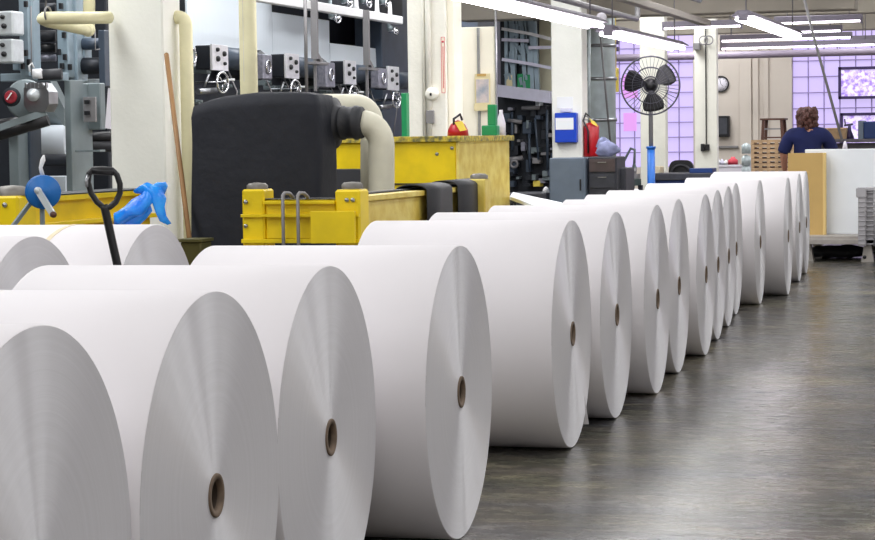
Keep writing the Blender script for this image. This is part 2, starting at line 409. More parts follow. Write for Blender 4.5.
# ================================================================== PAPER ROLLS
RA = math.radians(2.6)
def row_pt(s, t, z=0): return Vector((t * math.cos(RA) - s * math.sin(RA), s * math.cos(RA) + t * math.sin(RA), z))
def t_of(u, s, z=0.5):
    # t where the row line s is seen at column u
    v = 137 + (HC - z) * F / max(s, 1) * 0.985
    r = ray(u, v); r = Vector((r.x, r.y)); n = Vector((-math.sin(RA), math.cos(RA)))
    k = s / r.dot(n); p = r * k
    return p.x * math.cos(RA) + p.y * math.sin(RA)
def make_roll(name, label, group, s, t, L, R=0.5, rot=0, flap=False, tape=False, core=True, seed=0):
    o = thing(name, label, 'paper roll', row_pt(s, t, 0), group, RA + rot)
    rc = 0.054
    b = MB(); seg = 128
    e = 0.003
    # winding: side + left face ring
    b.lathe((0, 0, R), (1, 0, 0), [(-L, rc), (-L, R - e), (-L + e, R), (-L * 0.5, R), (-e, R), (-0.0005, R - e)], seg)
    ob = b.build('paper_winding', M_paper, o, local=True)
    fc = MB(); prof = [(0, R - e), (0.0006, R * 0.7), (0, R * 0.4), (0.0, rc)]
    fc.lathe((0, 0, 0), (1, 0, 0), prof, seg, smooth=False)
    fo = fc.build('end_face', M_face, o, local=True); fo.location = (0, 0, R); fo['label'] = 'grey end face of tightly wound sheet edges'
    fo.rotation_euler = (random.random() * 6, 0, 0)
    c = MB()
    c.lathe((0, 0, R), (1, 0, 0), [(-L - 0.004, rc), (0.004, rc), (0.005, rc - 0.003), (0.004, 0.040), (-0.01, 0.039)], 40)
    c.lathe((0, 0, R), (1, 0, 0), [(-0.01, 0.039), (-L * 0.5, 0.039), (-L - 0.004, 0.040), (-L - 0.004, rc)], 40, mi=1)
    co = c.build('core_tube', [M_core, M_core_in], o, local=True); co['label'] = 'brown cardboard core tube'
    if flap:
        p = MB(); a0 = math.radians(-58)
        pts = []
        for k in range(7):
            q = k / 6.0; yy = R * math.cos(a0) + 0.012 + 0.02 * q * q; zz = R + R * math.sin(a0) - 0.0 - 0.02 + 0.14 * (1 - q)
            pts.append((yy, zz))
        vs = []; fs = []
        for (yy, zz) in pts: vs += [(-0.10, yy + 0.02, zz), (-0.001, yy, zz), (0.0, yy, zz - 0.001)]
        vs2 = []
        for i, (yy, zz) in enumerate(pts):
            q = i / 6.0
            vs2 += [Vector((-0.12, yy - 0.01, zz)), Vector((0.012 * q, yy + 0.015 + 0.02 * q, zz)), Vector((0.012 * q, yy + 0.018 + 0.02 * q, zz)), Vector((-0.12, yy - 0.007, zz))]
        for i in range(6):
            for k in range(4):
                fs.append((i * 4 + k, i * 4 + (k + 1) % 4, (i + 1) * 4 + (k + 1) % 4, (i + 1) * 4 + k))
        p.add(vs2, fs); po = p.build('loose_flap', M_paper, o, local=True); po['label'] = 'loose torn tail of paper near the floor'
    if tape:
        tt = MB(); vs = []; fs = []; n = 14
        for k in range(n + 1):
            an = math.radians(40 + 100 * k / n); x = -0.42 + 0.10 * k / n
            for (dx, rr) in ((0, R + 0.001), (0.022, R + 0.001), (0.022, R + 0.0025), (0, R + 0.0025)):
                vs.append((x + dx, -rr * math.cos(an), R + rr * math.sin(an)))
        for i in range(n):
            for k in range(4): fs.append((i * 4 + k, i * 4 + (k + 1) % 4, (i + 1) * 4 + (k + 1) % 4, (i + 1) * 4 + k))
        tt.add(vs, fs); q = tt.build('sealing_tape', M_tape, o, local=True); q['label'] = 'thin strip of brown tape over the top'
    return o
G1 = 'newsprint rolls in the long row'
rolls = [
 (3.872, 42, -170, 'white paper roll cut off by the left edge, nearest the camera'),
 (4.88, 216, -60, 'white paper roll touching the camera-side roll, lowest brown core in view'),
 (5.90, 330.7, 44, 'third white paper roll from the front, core level with the frame bottom quarter'),
 (7.03, 461, 212, 'fourth white paper roll from the front, before the floor gap'),
 (9.19, 572.5, 375, 'white paper roll just after the first floor gap, with loose torn flap'),
 (10.195, 616.8, 437, 'white paper roll directly behind the one with the torn flap'),
 (11.2, 657.5, 494, 'second white paper roll behind the one with the torn flap'),
 (12.205, 679, 566, 'third white paper roll behind the one with the torn flap'),
 (13.21, 706, 588, 'fourth white paper roll behind the one with the torn flap'),
 (14.215, 718, 609, 'fifth white paper roll behind the one with the torn flap'),
 (15.22, 728.7, 654, 'sixth white paper roll behind the one with the torn flap'),
 (16.225, 736.3, 648, 'seventh white paper roll behind the torn-flap one, with a bare side patch after it'),
 (17.25, 760.3, 690, 'fourth white paper roll from the far end, standing between wide shaded sides'),
 (18.255, 788.2, 687, 'third white paper roll from the far end of the long row'),
 (19.95, 799.5, 712, 'second last white paper roll at the far end of the long row'),
 (21.05, 806.3, 714, 'last white paper roll of the long row, next to the board cart'),
]
for i, (s, u, ul, lab) in enumerate(rolls):
    t = t_of(u, s); L = t - t_of(ul, s, 1.0)
    make_roll('paper_roll', lab, G1, s, t, L, R=0.503 if i == 0 else 0.5, rot=(math.radians(1.2) if i == 0 else 0), flap=(i == 4))
sQ = 7.375; tQ = t_of(36, sQ); sP = 8.40; tP = t_of(158, sP)
make_roll('paper_roll', 'white paper roll with a tape strip, at left edge before the black handle', 'newsprint rolls in the short back row', sQ, tQ, 0.86, R=0.51)
make_roll('paper_roll', 'white paper roll behind the black jack handle, below the blue bag', 'newsprint rolls in the short back row', sP, tP, 0.86, R=0.51, tape=True)

# ================================================================== HAND PALLET JACK
p0 = atd(118, 268, 7.55); p1 = atd(105, 209, 7.5); bx, by = p0.x, p0.y
jk = thing('pallet_jack', 'black hand pallet jack with loop handle between the two left paper rolls', 'pallet jack', (bx, by, 0))
top = atd(102, 172, 7.5)
dirp = (p1 - p0).normalized(); foot = p0 - dirp * ((p0.z - 0.28) / dirp.z)
m = MB(); m.tube([foot, p1 - dirp * 0.0, atd(103.5, 205, 7.5)], 0.015, 12); m.build('pole', M_blk, jk)
hd = MB()
loop = [(103, 207), (97, 202), (91, 193), (88, 182), (89, 174), (93, 169.5), (102, 169), (112, 170), (117, 175), (120, 184), (120, 193), (116, 202), (110, 207), (104, 209)]
pts = [atd(u, v, 7.5) for u, v in loop]
sm = []
for i in range(len(pts)):
    sm.append(pts[i]); sm.append((pts[i] + pts[(i + 1) % len(pts)]) / 2)
hd.tube(sm + [sm[0]], 0.0105, 10); hd.tube([atd(93, 171, 7.5), atd(113, 172, 7.5)], 0.0125, 10)
ho = hd.build('loop_handle', M_blk, jk)
lv = MB(); lv.tube([atd(88, 176, 7.49), atd(86.5, 180, 7.47), atd(86.5, 187, 7.47)], 0.006, 8); lv.build('release_lever', M_steel, jk)
bd = MB(); bd.tube([(foot.x, foot.y, 0.12), (foot.x, foot.y, 0.36)], 0.05, 20); bd.box((foot.x - 0.09, foot.y - 0.05, 0.10), (foot.x + 0.03, foot.y + 0.05, 0.2))
bd.build('hydraulic_pump', M_red, jk)
for s_ in (-1, 1):
    wl = MB(); wl.lathe((foot.x, foot.y + s_ * 0.05, 0.09), (0, 1, 0), [(-0.022, 0.02), (-0.022, 0.085), (-0.018, 0.09), (0.018, 0.09), (0.022, 0.085), (0.022, 0.02)], 24); wl.build('wheel', M_rub, jk)

# ================================================================== YELLOW FRAMES, STRAP REEL, BAG, BROOM
def bolt(parent, p, nrm, r=0.014):
    b = MB(); b.lathe(p, nrm, [(0, r), (0.008, r), (0.012, r * 0.6), (0.013, 0)], 10); b.build('bolt', M_steel, parent)
# left beam, running away from the camera
XB = onX(20, 205, -5.4).x
yA = onX(19, 200, XB).y; yB = onX(112, 200, XB).y + 0.6
zt_ = onX(20, 198, XB).z
lf = thing('yellow_reel_stand', 'long yellow steel beam behind the blue reel, left of the white pillar', 'machine frame', (XB, yA, 0), 'yellow machine frames')
m = MB()
m.box((XB - 0.25, yA, zt_ - 0.34), (XB - 0.02, yB, zt_ - 0.02)); m.box((XB - 0.27, yA, zt_ - 0.03), (XB + 0.02, yB, zt_ + 0.0)); m.box((XB - 0.27, yA, zt_ - 0.4), (XB + 0.06, yB, zt_ - 0.34))
m.box((XB - 0.02, yA, zt_ - 0.17), (XB + 0.045, yB, zt_ - 0.145))
m.box((XB - 0.2, yB - 0.4, 0), (XB, yB - 0.2, zt_ - 0.35))
m.build('side_beam', M_yel, lf)
a = onY(-14, 197, yA - 0.12); b = onY(19, 250, yA - 0.12)
m = MB(); m.box((a.x, yA - 0.12, 0), (b.x, yA + 0.1, onY(5, 196, yA - 0.12).z)); m.build('end_post', M_yel, lf)
zc = onY(5, 196, yA - 0.12).z
m = MB(); m.lathe(((a.x + b.x) / 2, yA, zc), (0, 0, 1), [(0, 0.10), (0.025, 0.10), (0.05, 0.06), (0.055, 0)], 24); m.build('steel_cap', M_cap, lf)
bolt(lf, onY(5, 205, yA - 0.122), (0, -1, 0))
tp = MB(); tp.box((XB - 0.27, yA, zt_ + 0.001), (XB + 0.02, yB, zt_ + 0.008)); tp.build('top_strip', M_dark, lf)

# strap reel
rc = atd(43, 192, 10.9)
rl = thing('strapping_reel', 'round blue strap reel with a crank arm, over the left yellow beam', 'reel', (rc.x, rc.y, 0))
ax = Vector((0.55, -0.83, 0)).normalized(); R_ = 16.5 * 10.9 / F
m = MB(); m.lathe(rc, ax, [(-0.05, 0.0), (-0.05, R_), (-0.04, R_ + 0.003), (-0.03, R_), (-0.028, R_ * 0.85), (0.028, R_ * 0.85), (0.03, R_), (0.04, R_ + 0.003), (0.05, R_), (0.05, R_ * 0.4), (0.058, R_ * 0.35), (0.058, 0)], 40)
m.build('reel_disc', M_blue2, rl)
m = MB(); k0 = atd(38, 190.5, 10.82); k1 = atd(53, 214.5, 10.8); m.bar(k0, k1, 0.02, 0.03); m.lathe(k0, ax, [(-0.02, 0.018), (0.012, 0.018), (0.014, 0)], 14); cr = m.build('crank_arm', M_plate, rl)
m = MB(); m.lathe(k1, ax, [(-0.014, 0.016), (0.03, 0.016), (0.034, 0)], 14); m.build('crank_knob', M_dwood, cr)
m = MB(); m.tube([rc - ax * 0.055, rc - ax * 0.055 + Vector((0, 0, -0.2)), (rc.x, rc.y + 0.05, 0)], 0.013, 10)
l1 = atd(13, 226, 10.9); m.bar(rc - ax * 0.06 - Vector((0.05, 0, 0.04)), (l1.x, l1.y, l1.z), 0.02); m.bar(l1, (l1.x - 0.25, l1.y, 0), 0.02); m.build('stand', M_gg, rl)
m = MB(); q = rc + Vector((0, 0, R_)); m.tube([q, q + Vector((-0.01, 0, 0.04)), q + Vector((0.004, 0, 0.08)), q + Vector((0.01, 0, 0.105))], [0.012, 0.01, 0.014, 0.004], 8); m.build('strap_tail', M_label, rl)

# centre yellow stand
YC = atd(300, 215, 11.4).y
def cx(u): return onY(u, 215, YC).x
def cz(v, u=300): return onY(u, v, YC).z
cs = thing('yellow_reel_stand', 'bright yellow reel stand with steel capped posts before the black tank', 'machine frame', (cx(300), YC, 0), 'yellow machine frames')
m = MB(); m.box((cx(242), YC, 0), (cx(264), YC + 0.16, cz(189))); m.build('post', M_yel, cs)
m = MB(); m.box((cx(335), YC, 0), (cx(360), YC + 0.16, cz(190))); m.build('post', M_yel, cs)
m = MB(); m.box((cx(264), YC + 0.02, cz(240)), (cx(335), YC + 0.12, cz(200))); m.box((cx(264), YC - 0.015, cz(216)), (cx(335), YC + 0.1, cz(214)))
m.box((cx(264), YC - 0.012, cz(204)), (cx(335), YC + 0.1, cz(201))); m.box((cx(264), YC, 0), (cx(268), YC + 0.1, cz(240)))
m.build('cross_rail', M_yel, cs)
m = MB(); m.box((cx(242), YC - 0.02, cz(217)), (cx(360), YC, cz(214))); m.box((cx(242), YC - 0.02, cz(243)), (cx(360), YC, cz(239))); m.build('front_ridges', M_yel, cs)
m = MB(); m.box((cx(313), YC - 0.045, cz(243)), (cx(357), YC - 0.02, cz(211))); m.build('front_plate', M_yel, cs)
m = MB(); m.box((cx(258), YC + 0.02, cz(199.5)), (cx(336), YC + 0.1, cz(198.5))); m.build('rubber_edge', M_rub, cs)
for u in (252.5, 348):
    m = MB(); c = Vector((cx(u), YC + 0.08, cz(189.5))); m.lathe(c, (0, 0, 1), [(0, 0.058), (0.022, 0.058), (0.034, 0.045), (0.038, 0)], 24); m.build('steel_cap', M_cap, cs)
for (u, v) in ((246, 202), (246, 226), (347, 200), (353, 200)): bolt(cs, onY(u, v, YC - 0.003), (0, -1, 0), 0.012)
for u in (283, 298):
    m = MB(); yy = YC - 0.055; xx = onY(u, 215, yy).x; z1 = onY(u, 196, yy).z; z0 = onY(u, 250, yy).z
    m.tube([(xx, yy, z0 - 0.3), (xx, yy, z1), (xx + 0.006, yy + 0.015, z1 + 0.016), (xx + 0.02, yy + 0.05, z1 + 0.012), (xx + 0.03, yy + 0.08, z1 - 0.01)], 0.010, 10)
    m.build('hooked_rod', M_grey, cs)
# long side rail running away
XS = onX(360, 200, -3.66).x
y0 = onX(361, 200, XS).y; y1 = onX(470, 190, XS).y
zr = onX(361, 196, XS).z
m = MB(); m.box((XS - 0.12, y0, zr - 0.03), (XS + 0.03, y1, zr)); m.box((XS - 0.08, y0, zr - 0.3), (XS - 0.0, y1, zr - 0.03)); m.box((XS - 0.12, y0, zr - 0.33), (XS + 0.03, y1, zr - 0.3))
m.box((XS - 0.08, y0 + 0.1, 0), (XS, y0 + 0.25, zr - 0.3))
m.build('side_beam', M_yel2, cs)
m = MB(); m.box((XS - 0.13, y0, zr + 0.0005), (XS - 0.06, y1, zr + 0.01)); m.build('rubber_edge', M_rub, cs)
ye = onX(470, 190, XS).y; xl = onY(468, 190, ye).x; xr = onY(485, 190, ye).x
m = MB(); m.box((xl, ye, 0), (xr, ye + 0.14, onY(476, 179, ye).z)); m.build('post', M_yel2, cs)
m = MB(); m.lathe(((xl + xr) / 2, ye + 0.07, onY(476, 179, ye).z), (0, 0, 1), [(0, 0.058), (0.02, 0.058), (0.032, 0.04), (0.036, 0)], 24); m.build('steel_cap', M_cap, cs)
# rubber mats hung over the rail
def mat_over(u0, u1, vtop, lab, lift=0.0):
    ya = onX(u0, 195, XS + 0.035).y; yb_ = onX(u1, 195, XS + 0.035).y
    m = MB(); prof = []
    zt2 = zr + 0.015 + lift
    for k in range(9):
        t = PI * k / 8; prof.append((XS - 0.045 - math.cos(t) * -0.09 * -1 if False else XS - 0.045 + math.cos(PI - t) * -0.0, 0))
    prof = [(XS + 0.045, zt2 - 0.36)] + [(XS - 0.045 + 0.09 * math.cos(PI / 2 * k / 6), zt2 - 0.02 + 0.035 * math.sin(PI / 2 * k / 6)) for k in range(7)] + [(XS - 0.045 - 0.1 * math.sin(PI / 2 * k / 6), zt2 - 0.02 + 0.035 * math.cos(PI / 2 * k / 6)) for k in range(1, 7)] + [(XS - 0.145, zt2 - 0.3)]
    vs = []; fs = []; th = 0.008
    n = len(prof)
    cxp = XS - 0.045; czp = zt2 - 0.1
    for yy in (ya, yb_):
        for (x, z) in prof: vs.append((x, yy, z))
        for (x, z) in prof:
            d = Vector((x - cxp, z - min(czp, z))).normalized() if z > czp else Vector((1 if x > cxp else -1, 0))
            vs.append((x + d.x * th, yy, z + d.y * th))
    for i in range(n - 1):
        fs.append((i, i + 1, 2 * n + i + 1, 2 * n + i)); fs.append((n + i, n + i + 1, 3 * n + i + 1, 3 * n + i))
        fs.append((i, i + 1, n + i + 1, n + i)); fs.append((2 * n + i, 2 * n + i + 1, 3 * n + i + 1, 3 * n + i))
    fs.append((0, n, 3 * n, 2 * n)); fs.append((n - 1, 2 * n - 1, 4 * n - 1, 3 * n - 1))
    m.add(vs, fs, True); o = m.build('rubber_mat', M_rub); tag(o, lab, 'mat', 'black mats over the yellow rail')
mat_over(425, 450, 186, 'black rubber mat over the yellow rail, the nearer of two')
mat_over(456, 483, 180, 'black rubber mat over the yellow rail, the farther one by the post', 0.008)

# blue polythene bag lying over the crate behind the roll
bc = atd(146, 206, 9.75)
m = MB()
def bag_piece(pts, n=30):
    vs = []
    m.tube([atd(u, v, d) for (u, v, d, r) in pts], [r for (u, v, d, r) in pts], 14)
bag_piece([(116, 224, 9.7, .012), (120, 219, 9.68, .03), (128, 212, 9.66, .04), (138, 206, 9.66, .042), (146, 200, 9.66, .036), (152, 194, 9.68, .03), (160, 188, 9.7, .028), (165, 186, 9.7, .01)])
bag_piece([(137, 190, 9.72, .008), (141, 188, 9.7, .02), (148, 189, 9.68, .028), (156, 193, 9.66, .036), (159, 201, 9.66, .034), (161, 210, 9.66, .026), (165, 218, 9.66, .018), (168, 226, 9.66, .008)])
bag_piece([(120, 226, 9.72, .02), (130, 219, 9.72, .036), (142, 212, 9.72, .03), (150, 206, 9.72, .02)])
for i, v in enumerate(m.v):
    n_ = noise.noise_vector(v * 14); m.v[i] = v + n_ * 0.022
bo = m.build('plastic_bag', M_bag); tag(bo, 'crumpled bright blue plastic bag in front of the thick white pillar', 'bag')
# the drum it lies on
bb = atd(142, 235, 9.95)
m = MB(); m.lathe((bb.x, bb.y, 0), (0, 0, 1), [(0, 0), (0, 0.11), (0.02, 0.12), (0.5, 0.12), (0.52, 0.125), (0.87, 0.115), (0.885, 0.11), (0.885, 0)], 32)
tag(m.build('waste_drum', M_wbrd), 'pale drum under the crumpled blue bag', 'drum')

# broom against the pillar
ps = atd(166.5, 55, 14.55); pe = atd(189.5, 240, 13.9)
dr = (pe - ps).normalized(); fl = ps + dr * ((0.16 - ps.z) / dr.z)
br = thing('broom', 'wooden handled broom leaning on the thick white pillar', 'broom', (fl.x, fl.y, 0))
m = MB(); m.tube([ps, fl], 0.017, 12); m.ball(ps, 0.0172, 12, 6); m.build('handle', M_wood, br)
m = MB(); m.box((fl.x - 0.2, fl.y - 0.03, 0.1), (fl.x + 0.2, fl.y + 0.03, 0.16)); m.build('brush_block', M_wood, br)
m = MB(); m.box((fl.x - 0.2, fl.y - 0.04, 0.0), (fl.x + 0.2, fl.y + 0.04, 0.1)); m.build('bristles', M_rub, br)
# olive box by the pillar foot
yo = 12.6
m = MB(); a = onY(180, 239, yo); b = onY(201, 239, yo)
m.box((a.x, yo, 0), (b.x, yo + 0.18, a.z - 0.015)); m.box((a.x - 0.01, yo - 0.015, a.z - 0.02), (b.x + 0.01, yo + 0.19, a.z))
tag(m.build('metal_bin', M_olive), 'olive green metal bin between the pillar and the black tank', 'bin')

# ================================================================== BLACK TANK AND DUCT ELBOWS
YT = atd(265, 150, 13.9).y
xa = onY(187, 150, YT).x; xb = onY(319, 150, YT).x; ztk = onY(250, 99, YT).z
tk = thing('black_tank', 'large black wrapped tank between the white pillar and the duct elbows', 'tank', ((xa + xb) / 2, YT + 0.2, 0))
m = MB(); n = 48; rows = 22
vs = []; fs = []
cxm = (xa + xb) / 2; hw = (xb - xa) / 2; hd_ = 0.2; cyt = YT + hd_
for r in range(rows + 1):
    q = r / rows
    z = ztk * min(q / 0.9, 1) if q <= 0.9 else ztk + 0.03 * math.sin((q - 0.9) / 0.1 * PI / 2)
    shr = 1 if q <= 0.86 else 1 - 0.95 * ((q - 0.86) / 0.14) ** 3
    for k in range(n):
        t = 2 * PI * k / n; ct, st = math.cos(t), math.sin(t)
        e = 0.26
        x = cxm + hw * shr * math.copysign(abs(ct) ** e, ct); y = cyt + hd_ * shr * math.copysign(abs(st) ** e, st)
        nz_ = noise.noise(Vector((x * 3, y * 3, z * 2.2))) * 0.012
        lift = 0.02 * math.sin((x - xa) * 2.6) if q > 0.8 else 0
        vs.append((x + nz_, y + nz_, z + lift - (0.05 * max(0, (xa + 0.35 - x)) / 0.35 if q > 0.8 else 0)))
for r in range(rows):
    for k in range(n): fs.append((r * n + k, r * n + (k + 1) % n, (r + 1) * n + (k + 1) % n, (r + 1) * n + k))
m.add(vs, fs, True); m.f.append([rows * n + k for k in range(n)]); m.sm.append(True); m.mi.append(0)
m.build('tank_body', M_black, tk)
# collar on right side, axis to +X
cc = atd(335, 123, 14.15)
m = MB(); A1 = Vector((1, -0.06, 0)).normalized()
m.lathe(cc, A1, [(-0.1, 0.16), (-0.02, 0.17), (0.0, 0.17), (0.02, 0.12), (0.035, 0.112), (0.05, 0.105), (0.055, 0.113), (0.065, 0.113), (0.07, 0.105), (0.14, 0.105), (0.145, 0.113), (0.16, 0.113), (0.165, 0.106), (0.19, 0.106), (0.19, 0.0)], 36)
m.build('rubber_collar', M_rub, tk)
def duct(name, uv, d, r, lab, m_=M_lag, extra=None):
    pts = [atd(u, v, d) for u, v in uv]
    o = thing(name, lab, 'duct', (pts[-1].x, pts[-1].y, 0), 'cream lagged pipes')
    b = MB(); b.tube(pts + (extra or []), r, 24); b.build('pipe_run', m_, o)
    return o, pts
e = arc(None or (0, 0, 0), 0, (0, 0, 0), (0, 0, 0))
def bend(u0, v0, u1, v1, n=8):
    # from horizontal leg end (u0,v0) bending down to (u1,v1)
    out = []
    for k in range(n + 1):
        t = k / n * PI / 2; out.append((u0 + (u1 - u0) * math.sin(t), v0 + (v1 - v0) * (1 - math.cos(t))))
    return out
o, pts = duct('duct_elbow', [(361, 123)] + bend(364, 123.5, 381.5, 146) + [(381.5, 200), (381.5, 206)], 14.15, 13.2 * 13.95 / F, 'cream duct elbow plugged into the black tank collar, turning down', M_lag2)
MB().torus(atd(362, 123.5, 14.15), (1, 0, 0), 12.6 * 13.95 / F, 0.008, 28, 8).build('clamp_ring', M_steel, o)
MB().tube([pts[-1], (pts[-1].x, pts[-1].y, 0)], 0.08, 20).build('lower_pipe', M_lag2, o)
o, pts = duct('duct_elbow', [(322, 105.5)] + bend(355, 105.5, 372, 124) + [(372, 200)], 14.7, 11.5 * 14.7 / F, 'cream duct behind the tank, bending down behind the front elbow', M_lag2)
MB().tube([pts[-1], (pts[-1].x, pts[-1].y, 0)], 0.08, 20).build('lower_pipe', M_lag2, o)
# vertical lagged pipe above tank
q = atd(248.5, 60, 15.0); zlo = atd(248, 96, 15).z
vp = thing('lagged_pipe', 'thick upright cream pipe rising above the black tank', 'pipe', (q.x, q.y, 0), 'cream lagged pipes')
m = MB(); m.tube([(q.x, q.y, 0), (q.x, q.y, zlo + 0.08), (q.x, q.y, 4.6)], [8.9 * 15 / F, 8.9 * 15 / F, 8.2 * 15 / F], 24); m.build('pipe_run', M_lag, vp)
MB().bar((q.x - 0.012, q.y - 8.4 * 15 / F, zlo + 0.1), (q.x - 0.012, q.y - 8.4 * 15 / F, 4.5), 0.006, 0.006).build('seam', M_lag2, vp)
# pipe beside pillar 1
q = atd(186.5, 60, 15.7)
vp = thing('lagged_pipe', 'upright cream pipe close behind the thick white pillar', 'pipe', (q.x, q.y, 0), 'cream lagged pipes')
ztp = atd(184, 17, 15.7).z; rr = 6.7 * 15.7 / F
pts = [Vector((q.x, q.y, 0)), Vector((q.x, q.y, ztp - 0.06))] + [Vector((q.x - 0.06 + 0.06 * math.cos(t * PI / 12), q.y + 0.0, ztp - 0.06 + 0.06 * math.sin(t * PI / 12))) for t in range(1, 7)] + [Vector((q.x - 0.3, q.y + 0.05, ztp)), Vector((q.x - 0.55, q.y + 0.2, ztp))]
m = MB(); m.tube(pts, rr, 20); m.build('pipe_run', M_lag, vp)
# upper-left lagged pipes
lp = thing('lagged_pipe', 'cream pipe with two bends crossing in front of the press, top left', 'pipe', atd(40, 18, 14.9), 'cream lagged pipes')
m = MB(); d0 = 14.9
m.tube([atd(109, 17.5, 15.5), atd(80, 18, 15.2), atd(50, 18, d0)] + [atd(44, 18.2, d0), atd(43, 19, d0 + 0.08), atd(47, 21, d0 + 0.3), atd(60, 24, d0 + 0.7), atd(78, 28, d0 + 1.2), atd(88, 30, d0 + 1.4)], 6.3 * d0 / F, 18)
m.ball(atd(88, 29.5, d0 + 1.4), 7.4 * 16 / F, 16, 10)
m.tube([atd(89, 28, d0 + 1.42), atd(89.5, -40, d0 + 1.42)], 6.0 * 16 / F, 18)
m.build('pipe_run', M_lag, lp)
m = MB(); m.torus(atd(48, 14, d0), (1, 0, 0), 0.05, 0.007, 20, 6); m.tube([atd(46, 7, d0), atd(45, -40, d0)], 0.007, 8); m.build('hanger', M_grey, lp)

# ================================================================== PRINTING PRESS, NEAR UNIT (left edge)
XP = -8.4
def xb(m, ua, ub, v0, v1, X=XP, th=0.1, mi=0):
    a = onX(ua, v0, X); b = onX(ub, v0, X); z0 = onX((ua + ub) / 2, v1, X).z; z1 = onX((ua + ub) / 2, v0, X).z
    return m.box((X - th, a.y, z0), (X, b.y, z1), mi)
def yb_(m, ua, ub, v0, v1, d, th=0.1, mi=0):
    y = atd((ua + ub) / 2, 100, d).y; a = onY(ua, v0, y); b = onY(ub, v0, y)
    z0 = onY((ua + ub) / 2, v1, y).z; z1 = onY((ua + ub) / 2, v0, y).z
    return m.box((a.x, y, z0), (b.x, y + th, z1), mi)
nu = thing('printing_unit', 'blue-grey press unit with gear motor and knob panels at the left edge', 'printing press', onX(40, 200, XP - 0.5) * 1.0, 'press units')
nu.location.z = 0; BASE[nu.name] = Vector(nu.location)
m = MB(); yb_(m, -60, 104, -60, 260, 19.2, 0.5); m.build('rear_housing', M_dark, nu)
m = MB()
yb_(m, 17, 31, -40, 80, 17.6, 0.14); yb_(m, 22, 26, -40, 76, 17.55, 0.05); yb_(m, 12, 18, 44, 70, 17.7, 0.1); yb_(m, 0, 60, 73, 81, 17.6, 0.16)
m.build('side_frame', M_bg, nu)
m = MB(); yb_(m, 55, 66, -40, 78, 17.9, 0.14); yb_(m, 67, 75, -40, 82, 18.0, 0.2); yb_(m, 76, 84, 20, 58, 18.1, 0.14); m.build('side_frame', M_bg, nu)
for (u, v) in ((58, 52), (64, 57), (61, 66), (69, 67), (25, 53), (22, 66), (28, 62), (63, 35), (60, 6), (25, 4)):
    m = MB(); yb_(m, u - 1.6, u + 1.6, v - 3, v + 3, 17.5 if u < 40 else 17.85, 0.03); m.build('slot', M_blk, nu)
for (v0, v1) in ((11, 35), (39, 63)):
    m = MB(); yb_(m, -8, 12.5, v0, v1, 17.2, 0.2); o = m.build('knob_panel', M_plate, nu)
    for (u, v, r) in ((3, v0 + 6, 2.2), (4.5, v0 + 15, 2.6)):
        y = atd(3, 100, 17.2).y; c = onY(u, v, y - 0.001)
        MB().lathe(c, (0, -1, 0), [(0, r * .0081), (0.02, r * .0081), (0.03, r * .005), (0.031, 0)], 14).build('knob', M_blk, o)
    m = MB(); yb_(m, 12.5, 15, v0 + 4, v1 - 2, 17.3, 0.1); m.build('hinge_plate', M_steel, o)
# gear motor
gc = atd(30, 99, 16.6)
m = MB(); Rg = 20 * 16.6 / F
m.lathe(gc + Vector((-0.06, 0.05, 0)), (0.35, -0.93, 0), [(-0.35, 0.05), (-0.33, Rg * 0.95), (0.0, Rg), (0.03, Rg * 0.9), (0.035, 0)], 32)
gm = m.build('gear_motor', M_gg, nu)
m = MB()
yq = gc.y - 0.08
def qx(u): return onY(u, 100, yq).x
def qz(v): return onY(38, v, yq).z
prism = [(25, 88), (31, 82), (44, 83), (50, 92), (50, 104), (46, 112), (30, 112), (25, 106)]
m.prism([(qx(u), yq - 0.02, qz(v)) for u, v in prism], (0, 0.16, 0))
for k in range(6): m.box((qx(27 + k * 4), yq - 0.035, qz(88)), (qx(28.6 + k * 4), yq, qz(83)))
m.build('finned_cover', M_steel, gm)
m = MB(); c = Vector((qx(35), yq - 0.02, qz(95))); m.lathe(c, (0, -1, 0), [(0, 0.05), (0.02, 0.05), (0.03, 0.03), (0.05, 0.025), (0.052, 0)], 20); m.build('hub_cap', M_plate, gm)
m = MB(); c = atd(12, 97, 16.35); m.lathe(c, (0.1, -1, 0), [(0, 0.072), (0.02, 0.074), (0.022, 0.05)], 24); m.lathe(c, (0.1, -1, 0), [(0.0, 0.05), (0.03, 0.05), (0.035, 0.045), (0.03, 0.03), (0.032, 0)], 24, mi=1); dd = m.build('red_dial', [M_dark, M_dred], gm)
m = MB(); m.bar(c + Vector((-0.02, -0.045, -0.02)), c + Vector((0.02, -0.045, 0.03)), 0.008); m.build('pointer', M_label, dd)
m = MB(); m.bar(atd(46, 112, 16.5), atd(-10, 131, 16.5), 0.05, 0.05); m.build('support_arm', M_gg, nu)
m = MB(); m.tube([atd(48, 119, 16.8), atd(-12, 137, 16.8)], 0.055, 14); m.tube([atd(30, 121, 17.1), atd(-12, 127, 17.1)], 0.05, 12); m.build('cable_duct', M_blk, nu)
